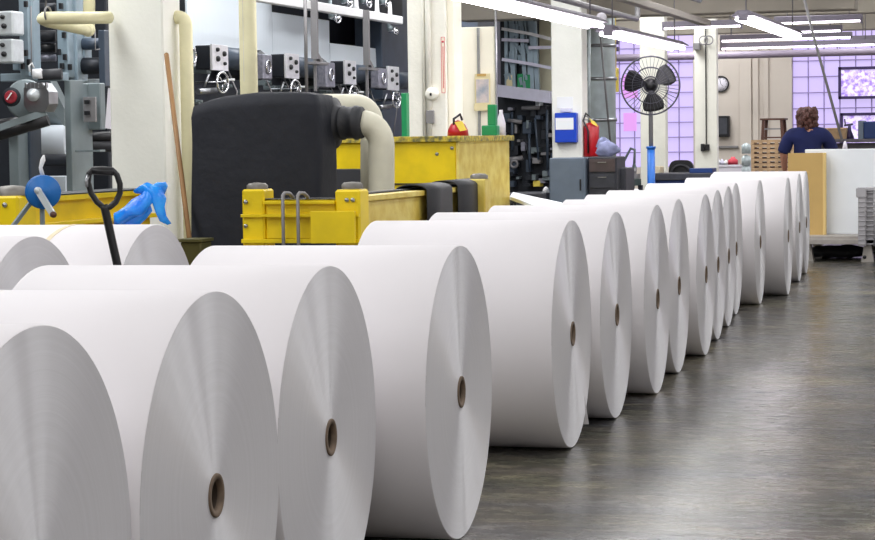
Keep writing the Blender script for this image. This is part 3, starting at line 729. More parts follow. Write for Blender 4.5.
# lower column & rollers
m = MB(); yb_(m, 64, 70, 80, 192, 17.3, 0.25); yb_(m, 70, 81, 83, 192, 17.5, 0.2); yb_(m, 81, 100, 83, 130, 17.6, 0.1); m.build('column', M_gg, nu)
m = MB(); yb_(m, 83, 95, 97, 122, 17.45, 0.03); m.build('access_cutout', M_grey, nu)
for v in (102, 113):
    m = MB(); yb_(m, 84, 89, v - 2, v + 2, 17.42, 0.02); m.build('slot', M_blk, nu)
m = MB(); yb_(m, 8, 18, 128, 190, 17.2, 0.2); m.build('column', M_gg, nu)
m = MB(); yb_(m, 22, 30, 128, 180, 17.35, 0.2); m.build('column', M_dblue, nu)
m = MB(); m.tube([atd(28, 112, 18.6), atd(64, 112, 18.6)], 14 * 18.6 / F, 24); m.build('impression_cylinder', M_gg, nu)
m = MB(); m.tube([atd(32, 140, 18.5), atd(66, 140, 18.5)], 15 * 18.5 / F, 24); m.build('blanket_cylinder', M_web, nu)
m = MB(); m.tube([atd(32, 160, 18.2), atd(80, 160, 18.2)], 6 * 18.2 / F, 20); m.build('ink_roller', M_dark, nu)
m = MB(); yb_(m, 30, 66, 176, 206, 18.0, 0.1); m.build('paper_sheet', M_web, nu)
m = MB(); m.prism([atd(50, 80, 17.9), atd(64, 108, 17.9), atd(64, 126, 17.9), atd(46, 100, 17.9)], (0, 0.12, 0)); m.build('gusset', M_gg, nu)
m = MB(); m.tube([atd(38, 75, 17.2), atd(62, 74, 17.2)], 0.045, 18); m.build('shaft_cover', M_rub, nu)
m = MB(); m.tube([atd(33, 74, 17.15), atd(42, 73.5, 17.15)], 0.04, 18); m.tube([atd(30, 72, 17.1), atd(29, 66, 17.1), atd(32, 63, 17.1), atd(34, 68, 17.1)], 0.008, 8); m.build('shaft_end', M_white, nu)
for (u0, u1, v, r, mm) in ((79, 112, 137, 0.045, M_blk), (79, 112, 146, 0.05, M_rub), (35, 56, 36, 0.05, M_rub), (33, 56, 48, 0.04, M_blk), (36, 56, 10, 0.06, M_dark), (78, 108, 66, 0.07, M_dark), (80, 108, 44, 0.05, M_dblue), (33, 56, 58, 0.03, M_plp)):
    m = MB(); m.tube([atd(u0, v, 18.1), atd(u1, v, 18.1)], r, 16); m.build('roller', mm, nu)
m = MB(); yb_(m, 98, 104, 30, 86, 17.9, 0.1); m.build('side_frame', M_dblue, nu)
m = MB(); yb_(m, 75, 112, 79, 84, 18.3, 0.1); m.build('cross_plate', M_plate, nu)
m = MB(); yb_(m, 75, 100, 150, 152, 17.2, 0.1); m.build('foot_rail', M_gg, nu)
m = MB(); m.tube([atd(31, 6, 17.3), atd(31.5, 75, 17.3)], 0.006, 6); m.tube([atd(95, 30, 17.3), atd(95.5, 50, 17.3), atd(100, 49, 17.3)], 0.006, 6); m.build('air_hose', M_grey, nu)
# white rag hanging by the pillar
m = MB(); y = atd(107, 100, 16.6).y
m.prism([onY(105, 128, y), onY(110, 129, y), onY(110, 88, y), onY(108, 88, y)], (0, 0.03, 0))
o = m.build('rag', M_cloth); tag(o, 'narrow white rag hanging at the left edge of the thick pillar', 'rag')

# ================================================================== PRESS UNITS BEHIND THE TANK
units = [  # plate u0,u1,v0,v1 ; violet plate u0,u1,v0,v1 ; web u0,u1,v0,v1
 ((212, 228, 44, 70), (188, 196, 46, 66), (186, 271, -30, 52), 'first press unit with a bright knob panel, left of the thick cream pipe'),
 ((286, 299, 53, 78), (263, 272, 54, 79), (272, 329, 12, 62), 'second press unit with a bright knob panel, right of the thick cream pipe'),
 ((345, 356, 60, 84), (326, 335, 62, 87), (330, 383, 43, 68), 'third press unit between the two grey hanger posts'),
 ((388, 399, 66, 90), (379, 387, 68, 88), (401, 402, 60, 70), 'fourth press unit, beside the green panel and second pillar'),
]
for (pl, vp_, wb, lab) in units:
    ua, ub, va, vb = pl
    A = onX(ua, va, XP); B = onX(ub, va, XP); zb_ = onX(ua, vb, XP).z
    o = thing('printing_unit', lab, 'printing press', (XP - 0.4, (A.y + B.y) / 2, 0), 'press units')
    yb0 = onX(vp_[0], 60, XP).y - 0.35; yb1 = B.y + 0.8
    m = MB(); m.box((XP - 1.2, yb0 + 0.02, 0), (XP - 0.75, min(yb1 + 0.3, yb0 + 1.9), A.z - 0.05)); m.build('housing', M_dark, o)  # dark body block added so the gaps between press parts read black
    m = MB(); m.box((XP - 0.2, A.y + 0.01, zb_ + 0.01), (XP - 0.025, B.y - 0.01, A.z - 0.01)); m.build('panel_box', M_dark, o)
    m = MB(); m.box((XP - 0.025, A.y, zb_), (XP, B.y, A.z)); pp = m.build('knob_panel', M_brt, o)
    for (fy, fz, r) in ((0.28, 0.8, 0.022), (0.7, 0.66, 0.028), (0.3, 0.45, 0.03), (0.72, 0.28, 0.018)):
        c = Vector((XP, A.y + (B.y - A.y) * fy, zb_ + (A.z - zb_) * fz)); MB().lathe(c, (1, 0, 0), [(0, r), (0.02, r), (0.03, r * .7), (0.031, 0)], 12).build('knob', M_blk, pp)
    m = MB(); cy = (A.y - 0.28); m.lathe((XP - 0.7, cy, (A.z + zb_) / 2 + 0.0), (1, 0, 0), [(0, 0.0), (0, 0.15), (0.5, 0.17), (0.55, 0.13), (0.56, 0)], 8, smooth=False); m.build('gearbox', M_dark, o)
    m = MB(); m.tube([(XP - 0.25, B.y + 0.02, zb_ + 0.16), (XP - 0.25, B.y + 1.3, zb_ + 0.16)], 0.12, 24); m.build('drive_motor', M_dblue, o)
    # violet plate
    a2 = onX(vp_[0], vp_[2], XP + 0.02); b2 = onX(vp_[1], vp_[2], XP + 0.02); z2 = onX(vp_[0], vp_[3], XP + 0.02).z
    m = MB(); m.box((XP - 0.1, a2.y, z2), (XP + 0.02, b2.y, a2.z)); p2 = m.build('side_panel', M_plate if vp_[0] < 200 else M_plp, o)
    ymid = (a2.y + b2.y) / 2
    MB().torus((XP + 0.03, ymid, (a2.z + z2) / 2), (1, 0, 0), 0.07, 0.012, 20, 6).build('rim', M_chrome, p2)
    # handwheel below
    hz = zb_ - 0.13; hc = Vector((XP + 0.1, A.y + 0.02, hz))
    m = MB(); m.torus(hc, (1, -0.2, 0), 0.105, 0.013, 28, 8)
    for k in range(3):
        t = k * 2 * PI / 3 + 0.5; m.tube([hc, hc + Vector((0, math.cos(t) * 0.105, math.sin(t) * 0.105))], 0.008, 8)
    m.lathe(hc, (1, 0, 0), [(-0.3, 0.018), (0.02, 0.02), (0.03, 0.03), (0.04, 0.02), (0.041, 0)], 14)
    hw_ = m.build('handwheel', M_chrome, o)
    MB().tube([hc + Vector((0, 0.1, 0.03)), hc + Vector((0.09, 0.11, 0.03))], 0.012, 10).build('crank_knob', M_label, hw_)
    m = MB(); m.tube([(XP + 0.02, A.y - 0.28, hz - 0.05), (XP + 0.05, A.y - 0.22, hz + 0.08)], 0.012, 8); m.tube([(XP, A.y - 0.4, hz - 0.1), (XP + 0.03, A.y + 0.0, hz - 0.08)], 0.03, 10); m.build('lever', M_steel, o)
    # small fittings
    rnd = random.Random(int(ua))
    for k in range(9):
        y = yb0 + (yb1 - yb0) * rnd.random(); z = zb_ - 0.42 + 0.5 * rnd.random(); s_ = 0.02 + 0.05 * rnd.random()
        m = MB(); m.box((XP - 0.45, y, z), (XP - 0.35 + 0.1 * rnd.random(), y + s_ * 2, z + s_)); m.lathe((XP - 0.35, y + s_, z + s_ / 2), (1, 0, 0), [(0, s_ * .4), (0.06, s_ * .4), (0.06, 0)], 10); m.build('pipe_fitting', M_gg, o)
    for k in range(4):
        y = yb0 + (yb1 - yb0) * rnd.random(); m = MB(); m.tube([(XP - 0.2, y, zb_ - 0.6), (XP - 0.15, y + 0.05, zb_ - 0.2), (XP - 0.3, y + 0.1, zb_ + 0.1)], 0.009, 6); m.build('air_hose', M_grey, o)
    if wb[1] - wb[0] > 5:
        a3 = onX(wb[0], wb[2], XP - 0.7); b3 = onX(wb[1], wb[2], XP - 0.7); z3 = onX(wb[0], wb[3], XP - 0.7).z
        m = MB(); N = 24; vs = []; fs = []
        zt3 = onX(wb[0], wb[2], XP - 0.7).z
        for i in range(N + 1):
            yy = a3.y + (b3.y - a3.y) * i / N; bul = 0.03 * math.sin(PI * i / N) 
            vs += [(XP - 0.7 + bul, yy, z3), (XP - 0.7 + bul * 0.3, yy, zt3), (XP - 0.72 + bul * 0.3, yy, zt3), (XP - 0.72 + bul, yy, z3)]
        for i in range(N):
            for k in range(4): fs.append((i * 4 + k, i * 4 + (k + 1) % 4, (i + 1) * 4 + (k + 1) % 4, (i + 1) * 4 + k))
        fs += [(0, 1, 2, 3), (N * 4, N * 4 + 1, N * 4 + 2, N * 4 + 3)]
        m.add(vs, fs, False); m.build('paper_web', M_web, o)
# tall dark tower behind, between units and second pillar
m = MB(); A = onX(382, 40, XP - 0.6); B = onX(425, 40, XP - 0.6)
m.box((XP - 1.0, A.y, 0), (XP - 0.6, B.y + 3, 4.2)); tag(m.build('machine_cabinet', M_dblue), 'tall dark blue-grey press cabinet left of the second pillar', 'machine cabinet')
m = MB(); xb(m, 120, 460, -80, -20, XP - 1.25, 0.1); A = onX(196, 0, XP - 1.3); B = onX(430, 0, XP - 1.3)
m = MB(); m.box((XP - 1.7, A.y - 1, 0), (XP - 1.3, B.y + 6, 4.3)); tag(m.build('dark_gap_block', M_dark), 'added dark block that keeps the gaps behind the paper webs black', 'machine panel')  # added dark block standing in for shade between the press parts
# overhead catwalk rail with hanger posts
A = onX(262, -3.2, XP + 0.3); B = onX(403, 22.3, XP + 0.3)
cw = thing('overhead_rail', 'white overhead rail with grey hanger posts above the press units', 'rail', (XP + 0.25, A.y, 0))
m = MB(); m.box((XP + 0.2, A.y - 3, A.z - 0.05), (XP + 0.3, B.y, A.z + 0.05)); m.build('rail_beam', M_white, cw)
for (u, vt, vb, wd, xo) in ((313.5, -30, 59, 0.055, 0.33), (366, 10, 65, 0.055, 0.33), (304.5, -30, 95, 0.03, 0.5)):
    P = onX(u, vt, XP + xo); Q = onX(u, vb, XP + xo)
    m = MB()
    if wd > 0.05:
        m.bar((XP + xo, P.y, Q.z), (XP + xo, P.y, P.z), wd * 1.3, wd); m.box((XP + xo - 0.08, P.y - 0.1, Q.z - 0.06), (XP + xo + 0.04, P.y + 0.35, Q.z - 0.03)); m.bar((XP + xo, P.y + 0.0, onX(u, vb + 32, XP + xo).z), (XP + xo, P.y, Q.z), wd * 0.5, wd * .7)
        m.bar((XP + xo, P.y + 0.04, Q.z + 0.05), (XP + xo, P.y + 0.18, Q.z - 0.03), 0.05, 0.05)
    else: m.tube([(XP + xo, P.y, Q.z), (XP + xo, P.y, P.z)], 0.02, 8)
    m.build('hanger_post', M_grey, cw)
# brighter fittings above the rail
for (u, v, r, hang) in ((338, 18, 5, 1), (350, 3, 4.5, 0), (369, 3, 5, 0), (388, 4, 5, 0), (396, 31, 4, 0)):
    c = onX(u, v, XP - 0.1)
    o = thing('valve_wheel', {338: 'bright valve wheel hanging below the white overhead rail', 350: 'valve wheel above the rail, left of three at the top edge', 369: 'valve wheel above the rail, middle of three at the top edge', 388: 'valve wheel above the rail, right of three at the top edge', 396: 'dull valve wheel on the dark cabinet below the rail end'}[u], 'valve', (c.x, c.y, c.z), 'valve wheels over the press')
    m = MB(); m.torus(c, (1, -0.3, 0), r * 0.0115, 0.012, 20, 6); m.lathe(c, (1, 0, 0), [(-0.1, 0.02), (0.02, 0.025), (0.03, 0.015), (0.031, 0)], 10); m.bar(c + Vector((0, -r * .0115, 0)), c + Vector((0, r * .0115, 0)), 0.014)
    m.build('wheel_rim', M_chrome, o)
    m = MB(); m.tube([c + Vector((-0.1, 0, 0)), c + Vector((-0.1, 0, 0.22))], 0.025, 10); m.ball(c + Vector((-0.08, 0, 0.04)), 0.04, 10, 6); m.build('valve_body', M_gg, o)
m = MB(); xb(m, 300, 402, -40, 9, XP - 0.3, 0.2); tag(m.build('press_header', M_dark), 'dark machinery header above the white overhead rail', 'machine panel')
for k, (u, v0, v1) in enumerate(((356, -12, 10), (377, -6, 16), (390, 2, 19))):
    m = MB(); c = onX(u, v1, XP + 0.1); z1 = onX(u, v0, XP + 0.1).z
    m.lathe((c.x, c.y, c.z), (0, 0, 1), [(0, 0.001), (0, 0.045), (0.06, 0.03), (z1 - c.z, 0.02), (z1 - c.z, 0.001)], 14)
    tag(m.build('lubricator', M_white), ('first', 'second', 'third')[k] + ' white cone fitting from the left, just above the overhead rail', 'fitting', 'white cone fittings')

# ================================================================== YELLOW TANK UNIT, SECOND PILLAR
c0 = atd(457, 150, 18.6)
XC, YC2 = c0.x, c0.y
xL = onY(336, 150, YC2).x
S = onX(508, 150, XC).y - YC2; zb2 = onX(457, 212, XC).z; zt2 = onX(457, 142, XC).z
zt2 = atd(457, 141, 18.6).z
yt = thing('yellow_sump', 'big yellow open tank with chipped lip in front of the second pillar', 'tank', ((XC + xL) / 2, YC2 + S / 2, 0))
m = MB(); m.box((xL, YC2, 0.5), (XC - 0.01, YC2 + S, zt2)); m.build('tank_wall', M_yel, yt)
m = MB(); m.box((XC - 0.01, YC2 + 0.0, 0.5), (XC + 0.012, YC2 + S, zt2)); o = m.build('end_wall', M_yel2, yt); o['label'] = 'paler yellow end wall'  # end wall in a paler, mottled yellow than the tank wall
m = MB(); m.box((xL - 0.02, YC2 - 0.04, zt2 - 0.005), (XC + 0.05, YC2 + S + 0.05, zt2 + 0.045)); m.build('lip', M_yed, yt)
m = MB(); m.box((xL, YC2 - 0.03, 0.42), (XC + 0.06, YC2 + S + 0.1, 0.5)); 
for (x, y) in ((xL + 0.05, YC2), (XC - 0.1, YC2), (xL + 0.05, YC2 + S - 0.1), (XC - 0.1, YC2 + S - 0.1)): m.box((x, y, 0), (x + 0.08, y + 0.08, 0.45))
m.build('support_frame', M_dark, yt)
m = MB(); zz = onY(420, 184.5, YC2).z; m.box((xL, YC2 - 0.02, zz), (XC, YC2 + 0.0, zz + 0.012)); m.build('seam', M_blk, yt)
for (u, v) in ((437, 154), (452, 148)): bolt(yt, onY(u, v, YC2 - 0.002), (0, -1, 0), 0.016)
m = MB(); a = onY(337, 169, YC2 - 0.05); b = onY(364, 197, YC2 - 0.05); m.box((a.x, YC2 - 0.08, b.z), (b.x, YC2 - 0.02, a.z)); m.build('dark_patch', M_rub, yt)  # dark rectangle low on the left of the tank front
# things standing on the tank lip
def on_lip(u, v=137): return onY(u, v, YC2 + 0.25)
zl = zt2 + 0.045
c = onY(459, 130, YC2 + 0.3)
al = thing('alarm_bell', 'dark red bell-shaped unit with yellow tag on the yellow tank lip', 'alarm', (c.x, c.y, zl))
m = MB(); m.lathe((c.x - 0.01, c.y, zl), (0, 0, 1), [(0, 0), (0, 0.095), (0.05, 0.09), (0.1, 0.065), (0.13, 0.03), (0.14, 0)], 20); m.build('bell', M_red, al)
m = MB(); m.prism([(c.x - 0.01, c.y - 0.11, zl + 0.12), (c.x + 0.06, c.y - 0.11, zl + 0.13), (c.x + 0.1, c.y - 0.11, zl + 0.05), (c.x + 0.04, c.y - 0.11, zl + 0.04)], (0, 0.006, 0)); m.build('tag', M_ywt, al)
m = MB(); m.tube([(c.x - 0.03, c.y - 0.05, zl + 0.08), (c.x - 0.03, c.y - 0.06, zl + 0.15), (c.x + 0.02, c.y - 0.03, zl + 0.19), (c.x + 0.03, c.y, zl + 0.14)], 0.012, 8); m.build('cable', M_blk, al)
c = onX(494, 120, XC - 0.2)
gb = thing('green_dispenser', 'green plastic tray and pump bottle at the tank lip corner', 'dispenser', (c.x, c.y, zl))
m = MB(); z0_ = zl; m.box((c.x - 0.11, c.y - 0.06, z0_), (c.x + 0.04, c.y + 0.06, z0_ + 0.1)); m.build('tray', M_green, gb)
m = MB(); m.box((c.x - 0.06, c.y - 0.02, z0_ + 0.1), (c.x + 0.02, c.y + 0.06, z0_ + 0.3)); m.build('back_plate', M_green, gb)
c = onX(501, 120, XC - 0.2)
m = MB(); m.lathe((c.x, c.y, z0_), (0, 0, 1), [(0, 0), (0, 0.045), (0.12, 0.045), (0.18, 0.03), (0.22, 0.018), (0.25, 0.018), (0.25, 0)], 16); tag(m.build('spray_bottle', M_cloth), 'pale bottle beside the green dispenser on the tank lip', 'bottle')
# green panel left of second pillar
m = MB(); yy = atd(404, 100, 21.8).y; a = onY(401, 93, yy); b = onY(407, 142, yy); m.box((a.x, yy, 0), (b.x, yy + 0.1, a.z)); tag(m.build('green_board', M_green), 'narrow green panel at the left side of the second pillar', 'panel')
# conduit + box + red thermometer-like strip on the second pillar
y2 = PY[1]
cd = thing('electrical_conduit', 'ivory conduit with a round box on the second pillar', 'conduit', onY(430, 100, y2))
m = MB(); xx = onY(429, 50, y2).x; m.tube([(xx, y2 - 0.03, 1.2), (xx, y2 - 0.03, 4.5)], 0.03, 12); xx2 = onY(424, 50, y2).x; m.tube([(xx2, y2 - 0.02, 1.2), (xx2, y2 - 0.02, 4.5)], 0.02, 10); m.build('tube_run', M_pillar2, cd)
c = onY(433, 94, y2); m = MB(); m.lathe((c.x, y2, c.z), (0, -1, 0), [(0, 0.07), (0.06, 0.07), (0.08, 0.05), (0.081, 0)], 24); bx_ = m.build('round_box', M_pillar2, cd)
MB().box((c.x - 0.01, y2 - 0.095, c.z - 0.02), (c.x + 0.01, y2 - 0.078, c.z + 0.01)).build('switch', M_blk, bx_)
m = MB(); c = onY(431, 117, y2); m.box((c.x - 0.04, y2 - 0.06, c.z - 0.07), (c.x + 0.04, y2, c.z + 0.07)); tag(m.build('padlock_box', M_grey), 'small grey box under the conduit on the second pillar', 'box')
# side column/panel right of 2nd pillar with red strip sign
y3 = y2 + 0.05; xw = onY(446, 100, y3).x; xw2 = onY(455, 100, y3).x
m = MB(); m.box((PX + 0.426, y3, 0), (xw2, y3 + 0.3, 4.5)); tag(m.build('service_column', M_cream), 'narrow cream service column against the second pillar', 'column')
sg = thing('strip_sign', 'thin red-outlined vertical strip sign on the second pillar', 'sign', onY(443, 90, y2 - 0.01))
a = onY(441, 37, y2 - 0.01); b = onY(445.5, 93, y2 - 0.01); ys_ = y2 - 0.012
m = MB(); m.box((a.x, ys_, b.z), (b.x, ys_ + 0.008, a.z)); m.build('backing', M_cream, sg)
m = MB(); t = 0.005
m.box((a.x, ys_ - 0.004, b.z), (a.x + t, ys_, a.z)); m.box((b.x - t, ys_ - 0.004, b.z), (b.x, ys_, a.z)); m.box((a.x, ys_ - 0.004, a.z - t), (b.x, ys_, a.z)); m.box((a.x, ys_ - 0.004, b.z), (b.x, ys_, b.z + t))
m.lathe(((a.x + b.x) / 2, ys_, a.z - 0.05), (0, -1, 0), [(0, 0.012), (0.004, 0.012), (0.004, 0)], 10); m.box(((a.x + b.x) / 2 - 0.003, ys_ - 0.004, b.z + 0.05), ((a.x + b.x) / 2 + 0.004, ys_, a.z - 0.1))
m.build('red_outline', M_pink, sg)

# ================================================================== CREAM PARTITION, FAR PRESS HALL
yp = atd(475, 90, 23.6).y
def px(u): return onY(u, 90, yp).x
def pz(v, u=475): return onY(u, v, yp).z
m = MB(); m.box((px(452), yp, 0), (px(495.5), yp + 0.08, pz(27)))
pa = tag(m.build('partition', M_cream), 'cream partition with pinned notices behind the yellow tank', 'partition')
m = MB(); m.box((px(478), yp - 0.025, 0), (px(480.5), yp - 0.0, pz(28))); m.box((px(495.8), yp - 0.02, 0), (px(497.2), yp + 0.02, pz(8))); tag(m.build('partition_post', M_steel), 'slim steel post at the right edge of the cream partition', 'post')
def notice(nm, u0, u1, v0, v1, mm, lab, cat='notice'):
    m = MB(); m.box((px(u0), yp - 0.012, pz(v1)), (px(u1), yp - 0.001, pz(v0))); return tag(m.build(nm, mm), lab, cat)
o = thing('notice_pocket', 'clear pocket with a grey picture on the cream partition', 'notice', (px(483), yp, pz(90)))
m = MB(); m.box((px(475.5), yp - 0.03, pz(111)), (px(491), yp - 0.026, pz(74))); m.box((px(475), yp - 0.05, pz(111)), (px(491.5), yp - 0.031, pz(104))); m.build('holder', M_stic, o)
m = MB(); m.box((px(477), yp - 0.036, pz(103)), (px(489.5), yp - 0.031, pz(79.5))); m.build('grey_print', mat('print_grey', rgb(150, 158, 172), 0.5, var=0.6, scale=9, col2=rgb(214, 200, 196)), o)
m = MB(); m.box((px(478), yp - 0.036, pz(76.5)), (px(487), yp - 0.031, pz(74))); m.build('heading_strip', mat('ochre_print', rgb(196, 160, 90), 0.6), o)
m = MB(); m.box((px(453.5), yp - 0.04, pz(104)), (px(461), yp, pz(93))); tag(m.build('switch_box', M_beige), 'beige switch box low on the left of the partition', 'box')
# opening with the far press
yo_ = atd(525, 60, 31).y
def ox(u, d=0): return onY(u, 60, yo_ + d).x
def oz(v, d=0): return onY(525, v, yo_ + d).z
fp = thing('far_press', 'far press tower with grey girders beyond the cream partition', 'printing press', (ox(525), yo_, 0))
m = MB(); m.box((ox(488), yo_ + 0.9, 0), (ox(562), yo_ + 1.3, 4.4)); m.build('back_panel', M_beige, fp)
m = MB(); m.box((ox(490), yo_ + 0.6, oz(88)), (ox(526), yo_ + 0.85, 4.3)); m.build('dark_tower', M_dark, fp)
for (u0, v0, u1, v1, wd) in ((500, 5, 500, 86, .05), (505, 5, 507, 86, .07), (514, 15, 519, 86, .06), (523, 10, 525, 90, .09), (528, 40, 531, 90, .06), (511, 12, 510, 60, .03), (517, 12, 523, 45, .05)):
    m = MB(); m.bar((ox(u0), yo_ + 0.4, oz(v0 - 20)), (ox(u1), yo_ + 0.4, oz(v1)), wd, 0.08); m.build('girder', M_bg, fp)
for (va, vb, ua, ub) in ((27, 33, 497, 526), (33, 40, 526, 551), (58, 63, 497, 524), (63, 69, 524, 551), (38, 40, 497, 524), (47, 47, 524, 551)):
    m = MB(); m.bar((ox(ua), yo_ + 0.3, oz(va)), (ox(ub), yo_ + 0.3, oz(vb)), 0.04, 0.045); m.build('rail', M_white if va in (27, 33) else M_lav, fp)
m = MB()
rnd = random.Random(3)
for k in range(26):
    u = 499 + rnd.random() * 22; v = 12 + rnd.random() * 70; m.bar((ox(u), yo_ + 0.35, oz(v)), (ox(u + rnd.random() * 5 - 1), yo_ + 0.38, oz(v + 4 + rnd.random() * 10)), 0.015 + 0.04 * rnd.random(), 0.03)
m.build('linkages', M_bg, fp)
for (u, v, mm) in ((503, 80, M_stic), (514, 79, M_green), (521, 80, M_green)):
    m = MB(); m.box((ox(u - 3), yo_ + 0.35, oz(88)), (ox(u + 3), yo_ + 0.55, oz(v - 6))); m.build('canister', mm, fp)
# lavender gantry beam
m = MB(); m.prism([(ox(497), yo_, oz(96)), (ox(497), yo_, oz(84)), (ox(553), yo_ - 0.2, oz(92)), (ox(553), yo_ - 0.2, oz(104))], (0, 0.2, 0))
tag(m.build('gantry_beam', M_lav), 'pale lavender steel beam right of the cream partition', 'beam')
# dark machinery below beam
dm = thing('dark_machinery', 'dark clutter of press pipes and motors under the lavender beam', 'machinery', (ox(525), yo_ + 0.1, 0))
m = MB(); m.box((ox(490), yo_ + 0.35, 0), (ox(560), yo_ + 0.85, oz(96))); m.build('housing', M_dark, dm)
for k, (u, v, su, sv, mm) in enumerate(((524, 128, 9, 12, M_dblue), (538, 112, 6, 8, M_dark), (512, 150, 6, 10, M_dark), (531, 150, 10, 5, M_gg), (541, 135, 6, 10, M_dark), (517, 118, 5, 6, M_dblue), (535, 104, 4, 6, M_plate), (507, 170, 8, 8, M_dblue), (528, 178, 14, 5, M_dark), (543, 176, 8, 10, M_gg), (533, 184, 7, 6, M_ywt), (524, 166, 3, 12, M_dblue), (501, 140, 3, 16, M_dblue))):
    m = MB(); m.box((ox(u - su / 2), yo_ + 0.12, oz(v + sv / 2)), (ox(u + su / 2), yo_ + 0.36, oz(v - sv / 2))); m.build('module', mm, dm)
for k, (u0, v0, u1, v1, r) in enumerate(((510, 112, 510, 150, .02), (520, 108, 538, 108, .03), (545, 110, 545, 170, .02), (500, 160, 520, 158, .035), (527, 133, 527, 170, .02), (506, 120, 520, 122, .03), (533, 118, 536, 160, .015))):
    m = MB(); m.tube([(ox(u0), yo_ + 0.08, oz(v0)), (ox(u1), yo_ + 0.08, oz(v1))], r, 8); m.build('pipe', M_grey if k % 2 else M_dblue, dm)
rnd = random.Random(21)
for k in range(34):
    u = 500 + 50 * rnd.random(); v = 105 + 82 * rnd.random(); w_ = 2 + 6 * rnd.random(); h_ = 2 + 7 * rnd.random()
    m = MB(); m.box((ox(u), yo_ + 0.05 + 0.1 * rnd.random(), oz(v + h_)), (ox(u + w_), yo_ + 0.3, oz(v))); m.build('fitting', [M_dblue, M_gg, M_dark, M_grey, M_dark, M_plp][k % 6], dm)
for (u, v, r) in ((512, 164, .05),):
    m = MB(); m.torus((ox(u), yo_ + 0.05, oz(v)), (0, 1, 0), r, 0.02, 18, 6); m.build('ring', M_grey, dm)
# white sloping work table
wt = thing('work_table', 'white covered work table beyond the yellow tank, right of its foot', 'table', atd(535, 200, 17.5))
wt.location.z = 0; BASE[wt.name] = Vector(wt.location)
A = [onZ(509.5, 196.5, 0.8), onZ(513, 192, 0.8), onZ(566, 203.5, 0.8), onZ(548, 210, 0.8)]
zz = sum(p.z for p in A) / 4
m = MB(); m.prism([(p.x, p.y, p.z) for p in A], (0, 0, -0.03)); m.build('table_top', M_wbrd, wt)
for p in A:
    cxm_ = sum(q.x for q in A) / 4; cym_ = sum(q.y for q in A) / 4
    x = p.x * 0.9 + cxm_ * 0.1; y = p.y * 0.9 + cym_ * 0.1; m = MB(); m.box((x - 0.02, y - 0.02, 0), (x + 0.02, y + 0.02, zz - 0.06)); m.build('leg', M_dark, wt)
# dark ledge with white funnel
yk = atd(530, 195, 24.7).y
m = MB(); a = onY(505, 192, yk); b = onY(547, 200, yk)
m.box((a.x, yk, 0), (b.x, yk + 0.6, onY(530, 193, yk).z)); tag(m.build('machine_plinth', M_dcab), 'low dark plinth between yellow tank and slate cabinet', 'plinth')
m = MB(); c = onY(546, 193, yk + 0.1); m.lathe((c.x, c.y, onY(530, 193, yk).z), (0, 0, 1), [(0, 0), (0, 0.05), (0.05, 0.03), (0.07, 0.01), (0.07, 0)], 14); tag(m.build('funnel', M_label), 'small white funnel on the low dark plinth', 'funnel')

# ================================================================== THIRD PILLAR FITTINGS
y3 = PY[2]
bx3 = thing('blue_box', 'blue wall box with white label on the third pillar', 'box', onY(565, 142, y3))
a = onY(554.5, 113, y3 - 0.12); b = onY(576.5, 142.5, y3 - 0.12)
m = MB(); m.box((a.x, y3 - 0.12, b.z), (b.x, y3, a.z)); m.build('box_body', M_blue, bx3)
a = onY(555.5, 118, y3 - 0.125); b = onY(573.5, 129.5, y3 - 0.125); m = MB(); m.box((a.x, y3 - 0.128, b.z), (b.x, y3 - 0.12, a.z)); m.build('label_plate', M_label, bx3)
a = onY(561, 108.5, y3 - 0.02); b = onY(572, 112, y3 - 0.02); m = MB(); m.box((a.x, y3 - 0.06, b.z), (b.x, y3, a.z))
m2 = m.build('booklet', M_lav); tag(m2, 'small booklet standing on the blue wall box', 'booklet')
a = onY(557, 97, y3); b = onY(573, 108, y3); m = MB(); m.box((a.x, y3 - 0.008, b.z), (b.x, y3 - 0.001, a.z)); tag(m.build('notice', M_label), 'white notice pinned above the blue wall box', 'notice')
# extinguisher on pillar side
ce = onX(592, 140, PX + 0.425 + 0.12); ce = Vector((PX + 0.53, onX(591.5, 140, PX + 0.53).y, 0))
zt3 = onX(591, 122, ce.x).z; zb3 = onX(591, 157, ce.x).z
fe = thing('fire_extinguisher', 'red fire extinguisher with black hose on the third pillar side', 'fire extinguisher', (ce.x, ce.y, zb3))
r = 0.105
m = MB(); m.lathe((ce.x, ce.y, zb3), (0, 0, 1), [(0, 0), (0, r * .9), (0.02, r), (zt3 - zb3 - 0.06, r), (zt3 - zb3 - 0.02, r * .7), (zt3 - zb3, 0.03), (zt3 - zb3, 0)], 28); m.build('cylinder', M_red, fe)
m = MB(); m.tube([(ce.x, ce.y, zt3), (ce.x, ce.y, zt3 + 0.05)], 0.03, 12); m.bar((ce.x, ce.y, zt3 + 0.05), (ce.x - 0.08, ce.y - 0.08, zt3 + 0.09), 0.03, 0.015); m.bar((ce.x, ce.y, zt3 + 0.03), (ce.x - 0.08, ce.y - 0.08, zt3 + 0.03), 0.03, 0.015); m.build('valve', M_steel, fe)
m = MB(); m.tube([(ce.x, ce.y, zt3 + 0.04), (ce.x - 0.06, ce.y - 0.07, zt3 + 0.12), (ce.x - 0.09, ce.y - 0.1, zt3 + 0.02), (ce.x - 0.02, ce.y - 0.125, zt3 - 0.12), (ce.x - 0.02, ce.y - 0.125, zb3 + 0.05)], 0.013, 8); m.build('hose', M_blk, fe)
m = MB(); m.prism([(ce.x + 0.0, ce.y - 0.12, zt3 + 0.05), (ce.x + 0.08, ce.y - 0.12, zt3 + 0.0), (ce.x + 0.12, ce.y - 0.12, zt3 - 0.07), (ce.x + 0.03, ce.y - 0.12, zt3 - 0.02)], (0, 0.004, 0)); m.build('tag', M_ywt, fe)
